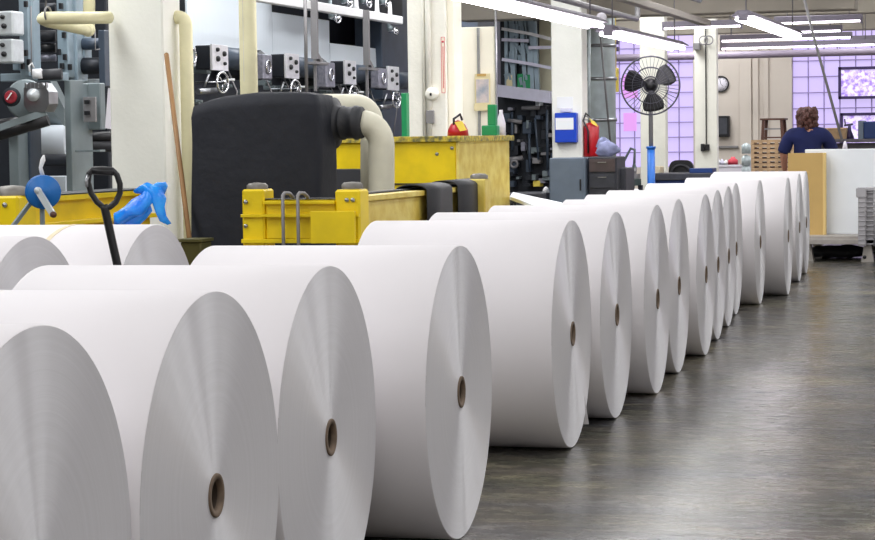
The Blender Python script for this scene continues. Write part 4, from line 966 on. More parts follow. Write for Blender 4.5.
m = MB(); m.box((PX + 0.425, ce.y - 0.03, zb3 + 0.15), (ce.x, ce.y + 0.03, zb3 + 0.2)); m.build('bracket', M_steel, fe)
# slate cabinet + dark cabinet
ys = atd(570, 180, 24.5).y
cb = thing('slate_cabinet', 'slate blue-grey steel cabinet in front of the third pillar', 'cabinet', (onY(568, 180, ys).x, ys, 0))
m = MB(); a = onY(549, 158, ys); b = onY(585, 158, ys); m.box((a.x, ys, 0), (b.x, ys + 0.55, a.z)); m.build('body', M_gcab, cb)
m = MB(); m.box((a.x + 0.02, ys - 0.012, 0.1), (b.x - 0.02, ys, a.z - 0.03)); dr_ = m.build('door', M_gcab, cb)
MB().box((b.x - 0.06, ys - 0.03, 0.75), (b.x - 0.045, ys - 0.01, 0.88)).build('handle', M_blk, dr_)
cb2 = thing('drawer_cabinet', 'dark drawer cabinet with brown worn top, right of the slate cabinet', 'cabinet', (onY(600, 180, ys).x, ys, 0))
a = onY(586, 157, ys); b = onY(615, 157, ys); m = MB(); m.box((a.x, ys + 0.1, 0), (b.x, ys + 0.6, a.z)); m.build('body', M_dcab, cb2)
for (v0, v1, mm) in ((159, 172, mat('brown_drawer', rgb(98, 84, 84), 0.35, var=0.4, scale=5)), (174, 188, M_dcab)):
    m = MB(); m.box((a.x + 0.02, ys + 0.08, onY(600, v1, ys).z), (b.x - 0.02, ys + 0.1, onY(600, v0, ys).z)); d_ = m.build('drawer', mm, cb2)
    zz_ = onY(600, v0 + 3, ys).z; MB().box((a.x + 0.12, ys + 0.065, zz_ - 0.01), (b.x - 0.12, ys + 0.08, zz_)).build('handle', M_steel, d_)
a = onY(617.5, 168, ys + 0.3); b = onY(626, 168, ys + 0.3); m = MB(); m.box((a.x, ys + 0.3, 0), (b.x, ys + 0.8, a.z)); tag(m.build('small_bin', M_dcab), 'small dark bin at the right end of the drawer cabinet', 'bin')
# bluish bundle on the cabinet
m = MB(); c = onY(607, 150, ys + 0.35)
ztop = onY(600, 157, ys).z
m.ball((c.x, c.y, ztop + 0.082), 0.1, 16, 10, (1.3, 0.9, 0.9), 0.5, 3); m.ball((c.x - 0.06, c.y + 0.1, ztop + 0.15), 0.07, 12, 8, (1.2, 1, 1), 0.5, 3)
tag(m.build('rag_bundle', mat('pale_blue_rags', rgb(160, 166, 206), 0.85, var=0.3, scale=12)), 'pale blue bundle of rags on the dark drawer cabinet', 'rags')
# galvanised silo duct
cg = atd(600, 80, 32); rg = 15.5 * 32 / F
sd = thing('galvanised_duct', 'tall round galvanised duct with bands, right of the third pillar', 'duct', (cg.x, cg.y, 0))
m = MB(); m.tube([(cg.x, cg.y, 0.9), (cg.x, cg.y, 4.5)], rg, 36); m.build('duct_shell', M_galv, sd)
for v in (46, 79, 120):
    m = MB(); z = atd(600, v, 32).z; m.lathe((cg.x, cg.y, z), (0, 0, 1), [(-0.025, rg), (-0.025, rg + 0.02), (0.025, rg + 0.02), (0.025, rg)], 36); m.build('band', M_steel, sd)
for k in range(4):
    t = k * PI / 2 + 0.6; m = MB(); m.box((cg.x + math.cos(t) * rg * .8 - .03, cg.y + math.sin(t) * rg * .8 - .03, 0), (cg.x + math.cos(t) * rg * .8 + .03, cg.y + math.sin(t) * rg * .8 + .03, 0.95)); m.build('leg', M_grey, sd)
m = MB(); q0 = atd(599, 20, 30.8); q1 = atd(611, 150, 30.8); m.tube([q0, q1], 0.015, 8); m.tube([q1, (q1.x, q1.y, 0)], 0.015, 8); tag(m.build('slanting_pole', M_grey), 'thin grey pole slanting in front of the galvanised duct', 'pole')
m = MB(); q0 = atd(589, 30, 30.8); q1 = atd(589.5, 120, 30.8); m.tube([q0, (q0.x, q0.y, 4.5)], 0.02, 8); m.tube([q0, q1], 0.022, 8); tag(m.build('vertical_pipe', M_galv), 'blue-grey vertical pipe between third pillar and galvanised duct', 'pipe')
m = MB(); y_ = atd(615, 80, 33.0).y; a = onY(613, 68, y_); b = onY(618, 92, y_); m.box((a.x, y_, b.z), (b.x, y_ + 0.08, a.z))
m.tube([((a.x + b.x) / 2, y_ + 0.04, a.z), ((a.x + b.x) / 2, y_ + 0.04, 4.5)], 0.01, 6)
tag(m.build('hoist_block', M_yel2), 'yellow hanging hoist bar left of the fan', 'hoist')
# violet signs/junction boxes hanging left of fan
m = MB()
for v in (34, 42, 49):
    for u in (613, 617):
        a = onY(u - 1.4, v - 2.2, y_ + 0.5); b = onY(u + 1.4, v + 2.2, y_ + 0.5); m.box((a.x, y_ + 0.5, b.z), (b.x, y_ + 0.6, a.z))
a = onY(615, 55, y_ + 0.55); m.tube([a, (a.x, a.y, 4.5)], 0.012, 6)
tag(m.build('hanging_lamp_cluster', M_frame), 'small dark violet blocks hanging in three rows right of the duct', 'hanging boxes')

# ================================================================== BENCHES, FAN, CHAIR, FAR ITEMS
# bench receding
wb_ = thing('long_workbench', 'dark long workbench with small tools, left of the blue fan post', 'workbench', (atd(630, 180, 29).x, atd(630, 180, 29).y, 0))
A = [atd(606, 158, 34.0), atd(616, 158, 34.0), atd(650, 179, 26.5), atd(640, 180, 26.0)]
zb_ = HC - 0.55
def gz(u, d): q = atd(u, 170, d); return Vector((q.x, q.y, zb_))
A = [gz(620, 31), gz(629, 31), gz(641, 27.6), gz(632, 27.2)]
m = MB(); m.prism([Vector((p.x, p.y, zb_)) for p in A], (0, 0, -0.08)); m.build('bench_top', mat('green_black_top', rgb(60, 76, 72), 0.5), wb_)
for p in A:
    x = p.x * 0.94 + wb_.location.x * 0.06; y = p.y * 0.94 + wb_.location.y * 0.06
    m = MB(); m.box((x - 0.03, y - 0.03, 0), (x + 0.03, y + 0.03, zb_ - 0.08)); m.build('leg', M_dcab, wb_)
rnd = random.Random(5)
cols = [M_steel, M_label, M_lav, M_gg, M_tape, M_grey]
nms = ['silver', 'white', 'lavender', 'grey-green', 'tan', 'grey']
for k in range(6):
    f = 0.1 + 0.15 * k; p = A[0].lerp(A[3], f).lerp(A[1].lerp(A[2], f), 0.5)
    m = MB(); h = 0.05 + 0.06 * rnd.random(); m.box((p.x - 0.07, p.y - 0.08, zb_), (p.x + 0.06, p.y + 0.08, zb_ + h * 0.6)); m.tube([(p.x, p.y, zb_ + h * .6), (p.x + 0.01, p.y, zb_ + h + 0.03)], 0.025, 10)
    tag(m.build('bench_tool', cols[k]), 'small %s tool lying on the long workbench by the fan' % nms[k], 'tool', 'tools on the long workbench')
q = gz(624, 30.6)
dl = thing('desk_lamp', 'bent grey desk lamp on the long workbench', 'lamp', q)
m = MB(); m.tube([q, q + Vector((0.0, 0, 0.2)), q + Vector((0.1, 0, 0.38)), q + Vector((0.16, 0, 0.36)), q + Vector((0.15, 0, 0.15))], 0.02, 10); m.build('bent_arm', M_gg, dl)
m = MB(); m.lathe(q, (0, 0, 1), [(0, 0), (0, 0.1), (0.02, 0.1), (0.03, 0.03), (0.03, 0)], 18); m.build('base', M_navy, dl)
m = MB(); m.lathe(q + Vector((0.15, 0, 0.08)), (0, 0, 1), [(0, 0.045), (0.08, 0.02), (0.082, 0)], 16); m.build('lamp_shade', M_gg, dl)
# white sheet in front of bench
A2 = [gz(614, 30), gz(628, 30), gz(650, 25.2), gz(612, 25.2)]
m = MB(); m.prism([Vector((p.x, p.y, zb_ - 0.1)) for p in (atd(624, 170, 26.6), atd(637, 170, 26.6), atd(641, 170, 25.2), atd(628, 170, 25.2))], (0, 0, -0.5)); tag(m.build('paper_bale', M_wbrd), 'white paper block before the long workbench', 'paper stack')
# dark desk right of fan
yd = atd(680, 175, 27.8).y
dk = thing('dark_desk', 'dark low desk between the blue fan post and the fifth pillar', 'desk', (onY(680, 175, yd).x, yd, 0))
a = onY(648, 176, yd); b = onY(713, 172.5, yd)
m = MB(); m.box((a.x, yd, a.z - 0.06), (b.x, yd + 0.8, a.z + 0.03)); m.build('desk_top', M_dcab, dk)
for x in (a.x + 0.03, b.x - 0.08):
    for y in (yd + 0.03, yd + 0.72): m = MB(); m.box((x, y, 0), (x + 0.05, y + 0.05, a.z - 0.06)); m.build('leg', M_blk, dk)
m = MB(); m.box((a.x + 0.05, yd + 0.04, 0.2), (b.x - 0.05, yd + 0.07, a.z - 0.06)); m.build('modesty_panel', M_navy, dk)
x0_ = onY(690, 172, yd + 0.2).x; x1_ = onY(713, 172, yd + 0.2).x
m = MB(); m.box((x0_, yd + 0.15, a.z + 0.03), (x1_, yd + 0.5, a.z + 0.09)); tag(m.build('keyboard_tray', M_navy), 'flat navy tray on the right end of the dark desk', 'tray')
# office chair
yc_ = yd + 1.5; c = onY(681.5, 170, yc_)
ch = thing('office_chair', 'black rounded office chair behind the dark desk', 'chair', (c.x, c.y, 0))
hwc = (onY(694, 170, yc_).x - onY(669, 170, yc_).x) / 2; ztc = onY(681, 160, yc_).z; zbc = ztc - 0.42
m = MB(); pts = []
for k in range(28):
    t = 2 * PI * k / 28; ct, st = math.cos(t), math.sin(t)
    pts.append((c.x + hwc * math.copysign(abs(ct) ** 0.55, ct), yc_ - 0.04, (ztc + zbc) / 2 + (ztc - zbc) / 2 * math.copysign(abs(st) ** 0.6, st)))
m.prism(pts, (0, 0.08, 0)); m.build('backrest', M_blk, ch)
m = MB(); m.torus(Vector((c.x, yc_ - 0.05, (ztc + zbc) / 2)), (0, 1, 0), 0.14, 0.02, 24, 8); m.build('back_piping', M_rub, ch)
m = MB(); m.box((c.x - 0.25, yc_ - 0.5, 0.42), (c.x + 0.25, yc_, 0.5)); m.build('seat', M_blk, ch)
m = MB(); m.tube([(c.x, yc_ - 0.22, 0.1), (c.x, yc_ - 0.22, 0.42)], 0.03, 12); m.bar((c.x, yc_ + 0.02, 0.42), (c.x, yc_ + 0.03, zbc + 0.1), 0.06, 0.03); m.build('column', M_steel, ch)
for k in range(5):
    t = 2 * PI * k / 5; m = MB(); e_ = Vector((c.x + 0.28 * math.cos(t), yc_ - 0.22 + 0.28 * math.sin(t), 0.07)); m.bar((c.x, yc_ - 0.22, 0.12), e_, 0.05, 0.03); m.ball(e_ - Vector((0, 0, 0.04)), 0.03, 10, 6); m.build('leg', M_blk, ch)
c2 = onY(664, 166, yc_); m = MB(); m.box((c2.x - 0.12, yc_ - 0.3, 0.0), (c2.x + 0.0, yc_, c2.z)); tag(m.build('tan_box', M_tape), 'tan box left of the black office chair', 'box')

# pedestal fan
fc = atd(650.5, 85.5, 26.6); Rf = 29.0 * 26.6 / F
fn = thing('pedestal_fan', 'tall industrial fan with round wire cage on a blue post', 'fan', (fc.x, fc.y, 0))
fa = Vector((0.18, -0.98, 0.02)).normalized()   # cage axis, facing the aisle
def fanpt(r, t, o=0):
    a_ = Vector((0, 0, 1)); b_ = fa.cross(a_).normalized(); a_ = b_.cross(fa)
    return fc + (b_ * math.cos(t) + a_ * math.sin(t)) * r + fa * o
for (sgn, nm) in ((1, 'front_cage'), (-1, 'rear_cage')):
    m = MB()
    m.torus(fc + fa * 0.01 * sgn, fa, Rf, 0.010, 64, 6); m.torus(fc + fa * 0.085 * sgn, fa, Rf * 0.62, 0.005, 48, 5); m.torus(fc + fa * 0.1 * sgn, fa, Rf * 0.3, 0.005, 32, 5)
    for k in range(40):
        t = 2 * PI * k / 40; m.tube([fanpt(Rf, t, 0.01 * sgn), fanpt(Rf * 0.9, t, 0.05 * sgn), fanpt(Rf * 0.6, t, 0.085 * sgn), fanpt(Rf * 0.18, t + 0.25, 0.1 * sgn)], 0.0022, 4)
    m.build(nm, M_cage, fn)
for k in range(3):
    t0 = math.radians((148, 14, 262)[k]); m = MB(); vs = []; n1, n2 = 8, 8
    for i in range(n1 + 1):
        r_ = Rf * (0.16 + 0.74 * i / n1); hwid = 0.35 + 0.8 * math.sin(PI * min(1, 0.12 + 0.7 * i / n1))
        for j in range(n2 + 1):
            q = j / n2 - 0.5; vs.append(fanpt(r_, t0 + q * hwid, 0.05 * q * 1.3)); 
    for i in range(n1 + 1):
        for j in range(n2 + 1): vs.append(vs[i * (n2 + 1) + j] + fa * 0.004)
    N_ = (n1 + 1) * (n2 + 1); fs = []
    for i in range(n1):
        for j in range(n2):
            a_ = i * (n2 + 1) + j; fs.append((a_, a_ + 1, a_ + n2 + 2, a_ + n2 + 1)); fs.append((N_ + a_, N_ + a_ + 1, N_ + a_ + n2 + 2, N_ + a_ + n2 + 1))
    for i in range(n1):
        for j in (0, n2):
            a_ = i * (n2 + 1) + j; fs.append((a_, a_ + n2 + 1, N_ + a_ + n2 + 1, N_ + a_))
    for j in range(n2):
        for i in (0, n1):
            a_ = i * (n2 + 1) + j; fs.append((a_, a_ + 1, N_ + a_ + 1, N_ + a_))
    m.add(vs, fs, True); m.build('blade', M_blk, fn)
m = MB(); m.lathe(fc, fa, [(-0.28, 0), (-0.27, 0.075), (-0.1, 0.09), (-0.02, 0.09), (0.0, 0.06), (0.06, 0.06), (0.075, 0.03), (0.076, 0)], 24); m.build('motor', M_blk, fn)
pp0 = fc - fa * 0.19
zp = atd(648, 148, 26.7).z
m = MB(); m.tube([pp0 + Vector((0, 0, -0.04)), (pp0.x, pp0.y, zp - 0.1)], 0.028, 14); m.build('upper_pole', M_grey, fn)
m = MB(); m.tube([(pp0.x, pp0.y, zp), (pp0.x, pp0.y, 0.05)], 0.05, 18); m.tube([(pp0.x, pp0.y, zp - 0.01), (pp0.x, pp0.y, zp + 0.02)], 0.06, 18); m.build('lower_post', M_fblue, fn)
m = MB(); m.lathe((pp0.x, pp0.y, 0), (0, 0, 1), [(0, 0), (0, 0.3), (0.03, 0.3), (0.06, 0.08), (0.06, 0)], 32); m.build('base', M_blue, fn)

# pillar 5: outlet box, conduit and top bracket
y5 = PY[4]
c = onY(705, 147.5, y5); m = MB(); m.box((c.x - 0.07, y5 - 0.08, c.z - 0.07), (c.x + 0.0, y5, c.z + 0.07)); m.box((c.x + 0.01, y5 - 0.06, c.z - 0.06), (c.x + 0.09, y5, c.z + 0.06)); m.tube([(c.x + 0.03, y5 - 0.03, c.z + 0.05), (c.x + 0.03, y5 - 0.03, 4.3)], 0.012, 8)
tag(m.build('outlet_box', M_blk), 'black electric outlet box on the fifth pillar', 'outlet')
c = onY(698, 46, y5); m = MB(); m.box((c.x - 0.06, y5 - 0.2, c.z - 0.08), (c.x + 0.06, y5, c.z + 0.05)); m.torus((c.x + 0.12, y5 - 0.1, c.z + 0.1), (0, 1, 0), 0.08, 0.012, 18, 6); m.torus((c.x + 0.22, y5 - 0.1, c.z + 0.1), (0, 1, 0), 0.08, 0.012, 18, 6)
tag(m.build('wall_bracket', M_grey), 'grey bracket with cable loops high on the fifth pillar', 'bracket')
# far wall pieces
def fbox(nm, u0, u1, v0, v1, th, mm, lab, cat, back=0.0):
    a = onY(u0, v0, YF - th - back); b = onY(u1, v1, YF - th - back); m = MB(); m.box((a.x, YF - th - back, b.z), (b.x, YF - back, a.z)); return tag(m.build(nm, mm), lab, cat)
c = onY(721, 84, YF); R_ = 8.3 * 45.5 / F
ck = thing('wall_clock', 'round black-rimmed clock on the far cream wall', 'clock', (c.x, YF, c.z))
m = MB(); m.lathe((c.x, YF, c.z), (0, -1, 0), [(0, R_), (0.05, R_), (0.06, R_ * .93), (0.05, R_ * .85), (0.03, R_ * .84)], 40); m.build('rim', M_blk, ck)
m = MB(); m.lathe((c.x, YF, c.z), (0, -1, 0), [(0.0, R_ * .86), (0.03, R_ * .86), (0.03, 0)], 36); m.build('dial', M_cloth, ck)
m = MB(); m.bar((c.x, YF - 0.035, c.z), (c.x + 0.05, YF - 0.035, c.z - 0.05), 0.012, 0.006); m.build('hour_hand', M_blk, ck)
m = MB(); m.bar((c.x, YF - 0.038, c.z), (c.x - 0.02, YF - 0.038, c.z + 0.11), 0.009, 0.006); m.build('minute_hand', M_blk, ck)
m = MB()
for k in range(12):
    t = k * PI / 6; m.ball((c.x + R_ * .7 * math.cos(t), YF - 0.032, c.z + R_ * .7 * math.sin(t)), 0.009, 6, 4)
m.build('hour_marks', M_blk, ck)
td = thing('towel_dispenser', 'black paper towel dispenser on the far wall right of the fifth pillar', 'dispenser', onY(722, 137, YF - 0.2))
a = onY(716.5, 116, YF - 0.2); b = onY(729, 137, YF - 0.2)
m = MB(); m.box((a.x, YF - 0.2, b.z), (b.x, YF, a.z)); m.build('case', M_blk, td)
m = MB(); m.box((a.x + 0.04, YF - 0.215, b.z + 0.06), (b.x - 0.04, YF - 0.2, a.z - 0.05)); m.build('window_panel', M_dcab, td)
fbox('wall_rail', 716, 738, 146, 148, 0.06, M_grey, 'thin grey ledge on the far wall below the towel dispenser', 'ledge')
# sink bench with small items
yl = 43.2
a = onY(716, 165, yl); b = onY(748, 165, yl)
m = MB(); m.box((a.x, yl, 0), (b.x, yl + 0.6, a.z)); m.box((a.x - 0.02, yl - 0.03, a.z - 0.04), (b.x + 0.02, yl + 0.6, a.z)); tag(m.build('wash_stand', M_cloth), 'white counter under the towel dispenser, right of the fifth pillar', 'counter')
for k, (u, hh, mm, nm, cn, lab) in enumerate(((718, .14, M_label, 'small_bottle', 'bottle', 'white small bottle on the counter'), (722, .12, M_lav, 'small_bottle', 'bottle', 'lavender small bottle on the counter'), (726, .1, M_label, 'paper_cup', 'cup', 'white paper cup on the counter'), (733, .16, M_pink, 'red_tub', 'tub', 'pinkish red tub at the right of the counter'))):
    c = onY(u, 160, yl + 0.2); m = MB(); rr_ = 0.045 if k < 3 else 0.1
    m.lathe((c.x, c.y, a.z), (0, 0, 1), [(0, 0), (0, rr_), (hh * .6, rr_), (hh * .8, rr_ * .5), (hh, rr_ * .4), (hh, 0)], 14); tag(m.build(nm, mm), lab, cn)
# bottle cooler (blue-grey) left of trays
yw = atd(745, 160, 33).y
c = onY(745.5, 160, yw)
wc = thing('water_dispenser', 'blue-grey bottle rack at the left end of the wooden trays', 'dispenser', (c.x, yw, 0))
m = MB(); m.box((c.x - 0.1, yw, 0), (c.x + 0.08, yw + 0.3, onY(745, 176, yw).z)); m.build('body', M_cloth, wc)
for v in (146, 158, 168):
    m = MB(); z = onY(745, v, yw).z; m.lathe((c.x - 0.01, yw + 0.15, z - 0.12), (0, 0, 1), [(0, 0), (0, 0.07), (0.12, 0.075), (0.15, 0.05), (0.17, 0)], 18); m.build('bottle', M_galv, wc)
# stack of wooden trays
yt_ = atd(772, 150, 29.5).y
a = onY(751, 140, yt_); b = onY(800, 179, yt_)
n = 9; ztop_ = a.z; zbt = onY(772, 182, yt_).z
h = (ztop_ - zbt) / n
x0_, x1_ = a.x, b.x + 0.25
m = MB(); m.box((x0_, yt_, zbt - 0.06), (x1_, yt_ + 0.5, zbt)); 
for x in (x0_ + 0.04, x1_ - 0.08): m.box((x, yt_ + 0.02, 0), (x + 0.05, yt_ + 0.45, zbt - 0.06))
tag(m.build('tray_stand', M_dcab), 'dark stand carrying the stack of wooden trays', 'stand')
ordn = ['lowest', 'second lowest', 'third lowest', 'fourth lowest', 'middle', 'fourth from top', 'third from top', 'second from top', 'topmost']
for k in range(n):
    z0 = zbt + k * h
    o = thing('wooden_tray', '%s slatted wooden tray of the stack beneath the stool' % ordn[k], 'tray', ((x0_ + x1_) / 2, yt_, z0), 'stacked wooden trays')
    m = MB(); m.box((x0_, yt_ + 0.03, z0), (x1_, yt_ + 0.5, z0 + h * 0.25)); m.build('base', M_dwood, o)
    m = MB(); m.box((x0_, yt_ + 0.0, z0 + h * .42), (x1_, yt_ + 0.02, z0 + h * 0.98)); m.box((x0_, yt_ + 0.48, z0 + h * .42), (x1_, yt_ + 0.5, z0 + h * 0.98)); m.box((x0_, yt_ + 0.0, z0), (x0_ + 0.015, yt_ + 0.5, z0 + h * .98)); m.box((x1_ - 0.015, yt_, z0), (x1_, yt_ + 0.5, z0 + h * .98))
    m.build('front_slat', M_tray, o)
    m = MB(); nn = 9
    for j in range(nn): x = x0_ + (x1_ - x0_ - 0.05) * j / (nn - 1); m.box((x, yt_ - 0.004, z0 + 0.002), (x + 0.045, yt_ + 0.03, z0 + h * .98))
    m.build('spacer_blocks', M_tray, o)
# stool on the trays
a = onY(761.5, 118.5, yt_ + 0.2); b = onY(786, 140, yt_ + 0.2); ya_, yb2 = yt_ + 0.06, yt_ + 0.4
st = thing('wooden_stool', 'dark wooden stool standing on the stack of wooden trays', 'stool', ((a.x + b.x) / 2, yt_ + 0.2, ztop_))
m = MB(); m.box((a.x, ya_ - 0.03, a.z - 0.025), (b.x, yb2 + 0.03, a.z)); m.build('seat', M_dwood, st)
for (x, xs_) in ((a.x + 0.03, 0.0), (b.x - 0.03, 0.0)):
    sx = 1 if x < (a.x + b.x) / 2 else -1
    for y in (ya_, yb2): m = MB(); m.bar((x + sx * 0.0 - sx * 0.0, y, ztop_), (x + sx * 0.015, y, a.z - 0.02), 0.04, 0.03); m.build('leg', M_dwood, st)
for z in (ztop_ + 0.03, ztop_ + 0.15):
    for y in (ya_, yb2): m = MB(); m.bar((a.x + 0.03, y, z), (b.x - 0.03, y, z), 0.02, 0.02); m.build('rung', M_dwood if z < ztop_ + 0.1 else M_grey, st)

# bench under the right window with carton, blue crate and shelves
yr = atd(850, 140, 31.5).y
a = onY(815, 139.5, yr); b = onY(905, 139.5, yr)
m = MB(); m.box((a.x - 0.3, yr, a.z - 0.05), (b.x + 0.3, yr + 0.8, a.z)); 
for x in (a.x - 0.2, b.x + 0.1): 
    for y in (yr + 0.05, yr + 0.7): m.box((x, y, 0), (x + 0.06, y + 0.06, a.z - 0.05))
m.box((a.x - 0.2, yr + 0.1, a.z - 0.25), (b.x + 0.2, yr + 0.7, a.z - 0.2)); m.box((a.x - 0.1, yr + 0.2, a.z - 0.2), (b.x + 0.1, yr + 0.6, a.z - 0.06))
tag(m.build('window_bench', mat('grey_bench', rgb(112, 108, 116), 0.5, var=0.2)), 'grey bench under the violet window behind the white boards', 'bench')
zbn = a.z
bx4 = onY(858, 121, yr + 0.1); 
cr = thing('blue_crate', 'dark blue crate with grey end on the window bench', 'crate', (bx4.x + 0.2, yr + 0.3, zbn))
m = MB(); m.box((bx4.x + 0.08, yr + 0.1, zbn), (bx4.x + 0.6, yr + 0.6, onY(865, 121.5, yr).z)); m.build('body', M_navy, cr)
m = MB(); m.box((bx4.x, yr + 0.1, zbn), (bx4.x + 0.08, yr + 0.6, onY(865, 120.5, yr).z)); m.build('end_panel', M_gcab, cr)
a = onY(818, 128, yr + 0.1); b = onY(846, 128, yr + 0.1)
m = MB(); m.box((a.x, yr + 0.1, zbn), (b.x, yr + 0.5, a.z)); m.box((a.x, yr + 0.09, zbn + 0.07), (b.x, yr + 0.1, zbn + 0.11))
tag(m.build('carton', M_tray), 'brown flat carton on the window bench beside the person', 'carton')
c = onY(849.5, 125, yr + 0.3)
tp_ = thing('tape_gun', 'dark small upright tool right of the brown carton', 'tool', (c.x, c.y, zbn))
m = MB(); m.lathe((c.x, c.y, zbn), (0, 0, 1), [(0, 0), (0, 0.07), (0.05, 0.06), (0.12, 0.03), (0.2, 0.02), (0.2, 0)], 14); m.bar((c.x - 0.08, c.y, zbn + 0.2), (c.x + 0.05, c.y, zbn + 0.22), 0.03); m.bar((c.x - 0.06, c.y, zbn + 0.2), (c.x - 0.07, c.y, zbn + 0.3), 0.02); m.build('tool_body', M_frame, tp_)
# long air hose / cable from ceiling to the board stack
q0 = atd(797, -30, 24.5); q1 = atd(812, 30, 24.5); q2 = atd(842, 140, 24.3); q3 = atd(845, 149, 24.2)
m = MB(); m.tube([q0, q1, q2], 0.016, 8); m.tube([q0, Vector((q0.x, q0.y, 4.6))], 0.016, 8)
hz_ = thing('hanging_hose', 'long grey cable slanting down from the ceiling to the white boards', 'cable', (q2.x, q2.y, q2.z)); m.build('cable_run', M_grey, hz_)
m = MB(); m.lathe(q3, (0, 0, 1), [(0.0, 0), (0.0, 0.03), (0.05, 0.022), (0.09, 0.01), (0.09, 0)], 14); m.build('end_fitting', M_cloth, hz_)

# ================================================================== BOARD CART
yk = atd(840, 240, 22.6).y
def kx(u): return onY(u, 240, yk).x
def kz(v): return onY(840, v, yk).z
ct = thing('platform_cart', 'low grey platform cart with wire mesh end at the right edge', 'cart', (kx(850), yk, 0))
xL_ = kx(795); xR_ = kx(960)
m = MB(); m.box((xL_, yk, kz(244.5)), (xR_, yk + 1.3, kz(239))); m.box((xL_, yk + 0.05, kz(239)), (xR_, yk + 1.3, kz(236.5))); m.build('deck', M_deck, ct)
for (x, y) in ((kx(861), yk + 0.02), (kx(800), yk + 0.1), (xR_ - 0.2, yk + 0.02), (kx(861), yk + 1.1), (kx(800), yk + 1.1)):
    m = MB(); m.prism([(x, y, 0.0), (x + 0.13, y, 0.0), (x + 0.1, y, kz(245)), (x + 0.03, y, kz(245))], (0, 0.12, 0)) ; o = m.build('foot', M_deck, ct)
    MB().lathe((x + 0.035, y - 0.001, 0.05), (0, -1, 0), [(0, 0.02), (0.005, 0.02), (0.005, 0)], 12).build('axle_hole', M_blk, o)
# mesh end post
xa_ = kx(858.5); xb__ = kx(866)
ztm = kz(188)
m = MB(); m.box((xa_, yk - 0.05, kz(246)), (xb__, yk + 0.05, ztm)); m.box((xa_ - 0.02, yk - 0.06, ztm - 0.1), (xb__ + 0.01, yk + 0.06, ztm)); m.build('end_post', M_wire, ct)
m = MB()
for k in range(13):
    z = kz(244) + (ztm - kz(244)) * k / 12; m.tube([(xb__, yk - 0.03, z), (xR_, yk - 0.03, z)], 0.008, 6); m.tube([(xa_, yk - 0.055, z), (xb__, yk - 0.055, z)], 0.005, 5)
for k in range(12):
    x = xb__ + (xR_ - xb__) * k / 11; m.tube([(x, yk - 0.03, kz(246)), (x, yk - 0.03, ztm)], 0.008, 6)
m.box((xb__, yk - 0.04, ztm - 0.03), (xR_, yk, ztm)); m.box((xb__, yk + 0.0, kz(244)), (xR_, yk + 0.01, ztm - 0.02)); m.build('wire_mesh', M_wire, ct)
# black tarp below cart
m = MB(); 
for k, (u, v, r) in enumerate(((818, 258, .1), (832, 256, .12), (846, 254, .12), (812, 254, .08), (856, 251, .07))):
    p = atd(u, v, 23.0); m.ball((p.x, p.y + 0.35, 0.07), r, 14, 8, (2.2, 1.5, 0.55), 0.5, 4)
tag(m.build('crumpled_tarp', M_rub), 'crumpled black sheeting on the floor under the cart', 'sheeting')
# boards: standing on deck
zdk = kz(236.5)
a = onY(805, 148.5, yk + 0.55); b = onY(960, 148.5, yk + 0.55)
m = MB(); m.box((a.x, yk + 0.55, zdk), (b.x, yk + 0.62, onY(840, 149, yk + 0.55).z)); tag(m.build('white_board_sheet', M_wbrd), 'tall white board sheets standing on the platform cart', 'board')
a = onY(788, 153, yk + 0.4); b = onY(825.5, 153, yk + 0.4)
bb_ = thing('cardboard_panel', 'brown cardboard panel leaning against the white boards on the cart', 'cardboard', ((a.x + b.x) / 2, yk + 0.45, zdk))
ztb = onY(810, 153, yk + 0.4).z
m = MB(); m.prism([(a.x, yk + 0.4, zdk), (b.x - 0.03, yk + 0.4, zdk), (b.x - 0.03, yk + 0.4, ztb), (a.x, yk + 0.4, ztb - 0.0)], (0, 0.1, 0)); m.build('sheet', M_card, bb_)
m = MB(); m.box((b.x - 0.03, yk + 0.395, zdk), (b.x, yk + 0.5, ztb)); m.build('folded_edge', M_cedge, bb_)

# ================================================================== PERSON
def skin(name, joints, edges, mat_, parent, loc, lv=2):
    me = bpy.data.meshes.new(name); bm = bmesh.new(); ly = bm.verts.layers.skin.verify()
    vs = []
    for i, (p, r) in enumerate(joints):
        v = bm.verts.new(p); rr = r if isinstance(r, tuple) else (r, r); v[ly].radius = rr; v[ly].use_root = (i == 0); vs.append(v)
    for a_, b_ in edges: bm.edges.new((vs[a_], vs[b_]))
    bm.to_mesh(me); bm.free(); o = bpy.data.objects.new(name, me); C.objects.link(o); o.parent = parent; o.location = loc
    sk = o.modifiers.new('skin', 'SKIN'); sk.use_smooth_shade = True
    sb = o.modifiers.new('sub', 'SUBSURF'); sb.levels = lv; sb.render_levels = lv
    me.materials.append(mat_); return o
pc = atd(806, 150, 25.0)
pn = thing('person', 'person seen from behind in a navy short-sleeved shirt, brown curly hair', 'person', (pc.x, pc.y, 0), rotz=YAW + math.radians(-4)); pn.location.x += 0.02
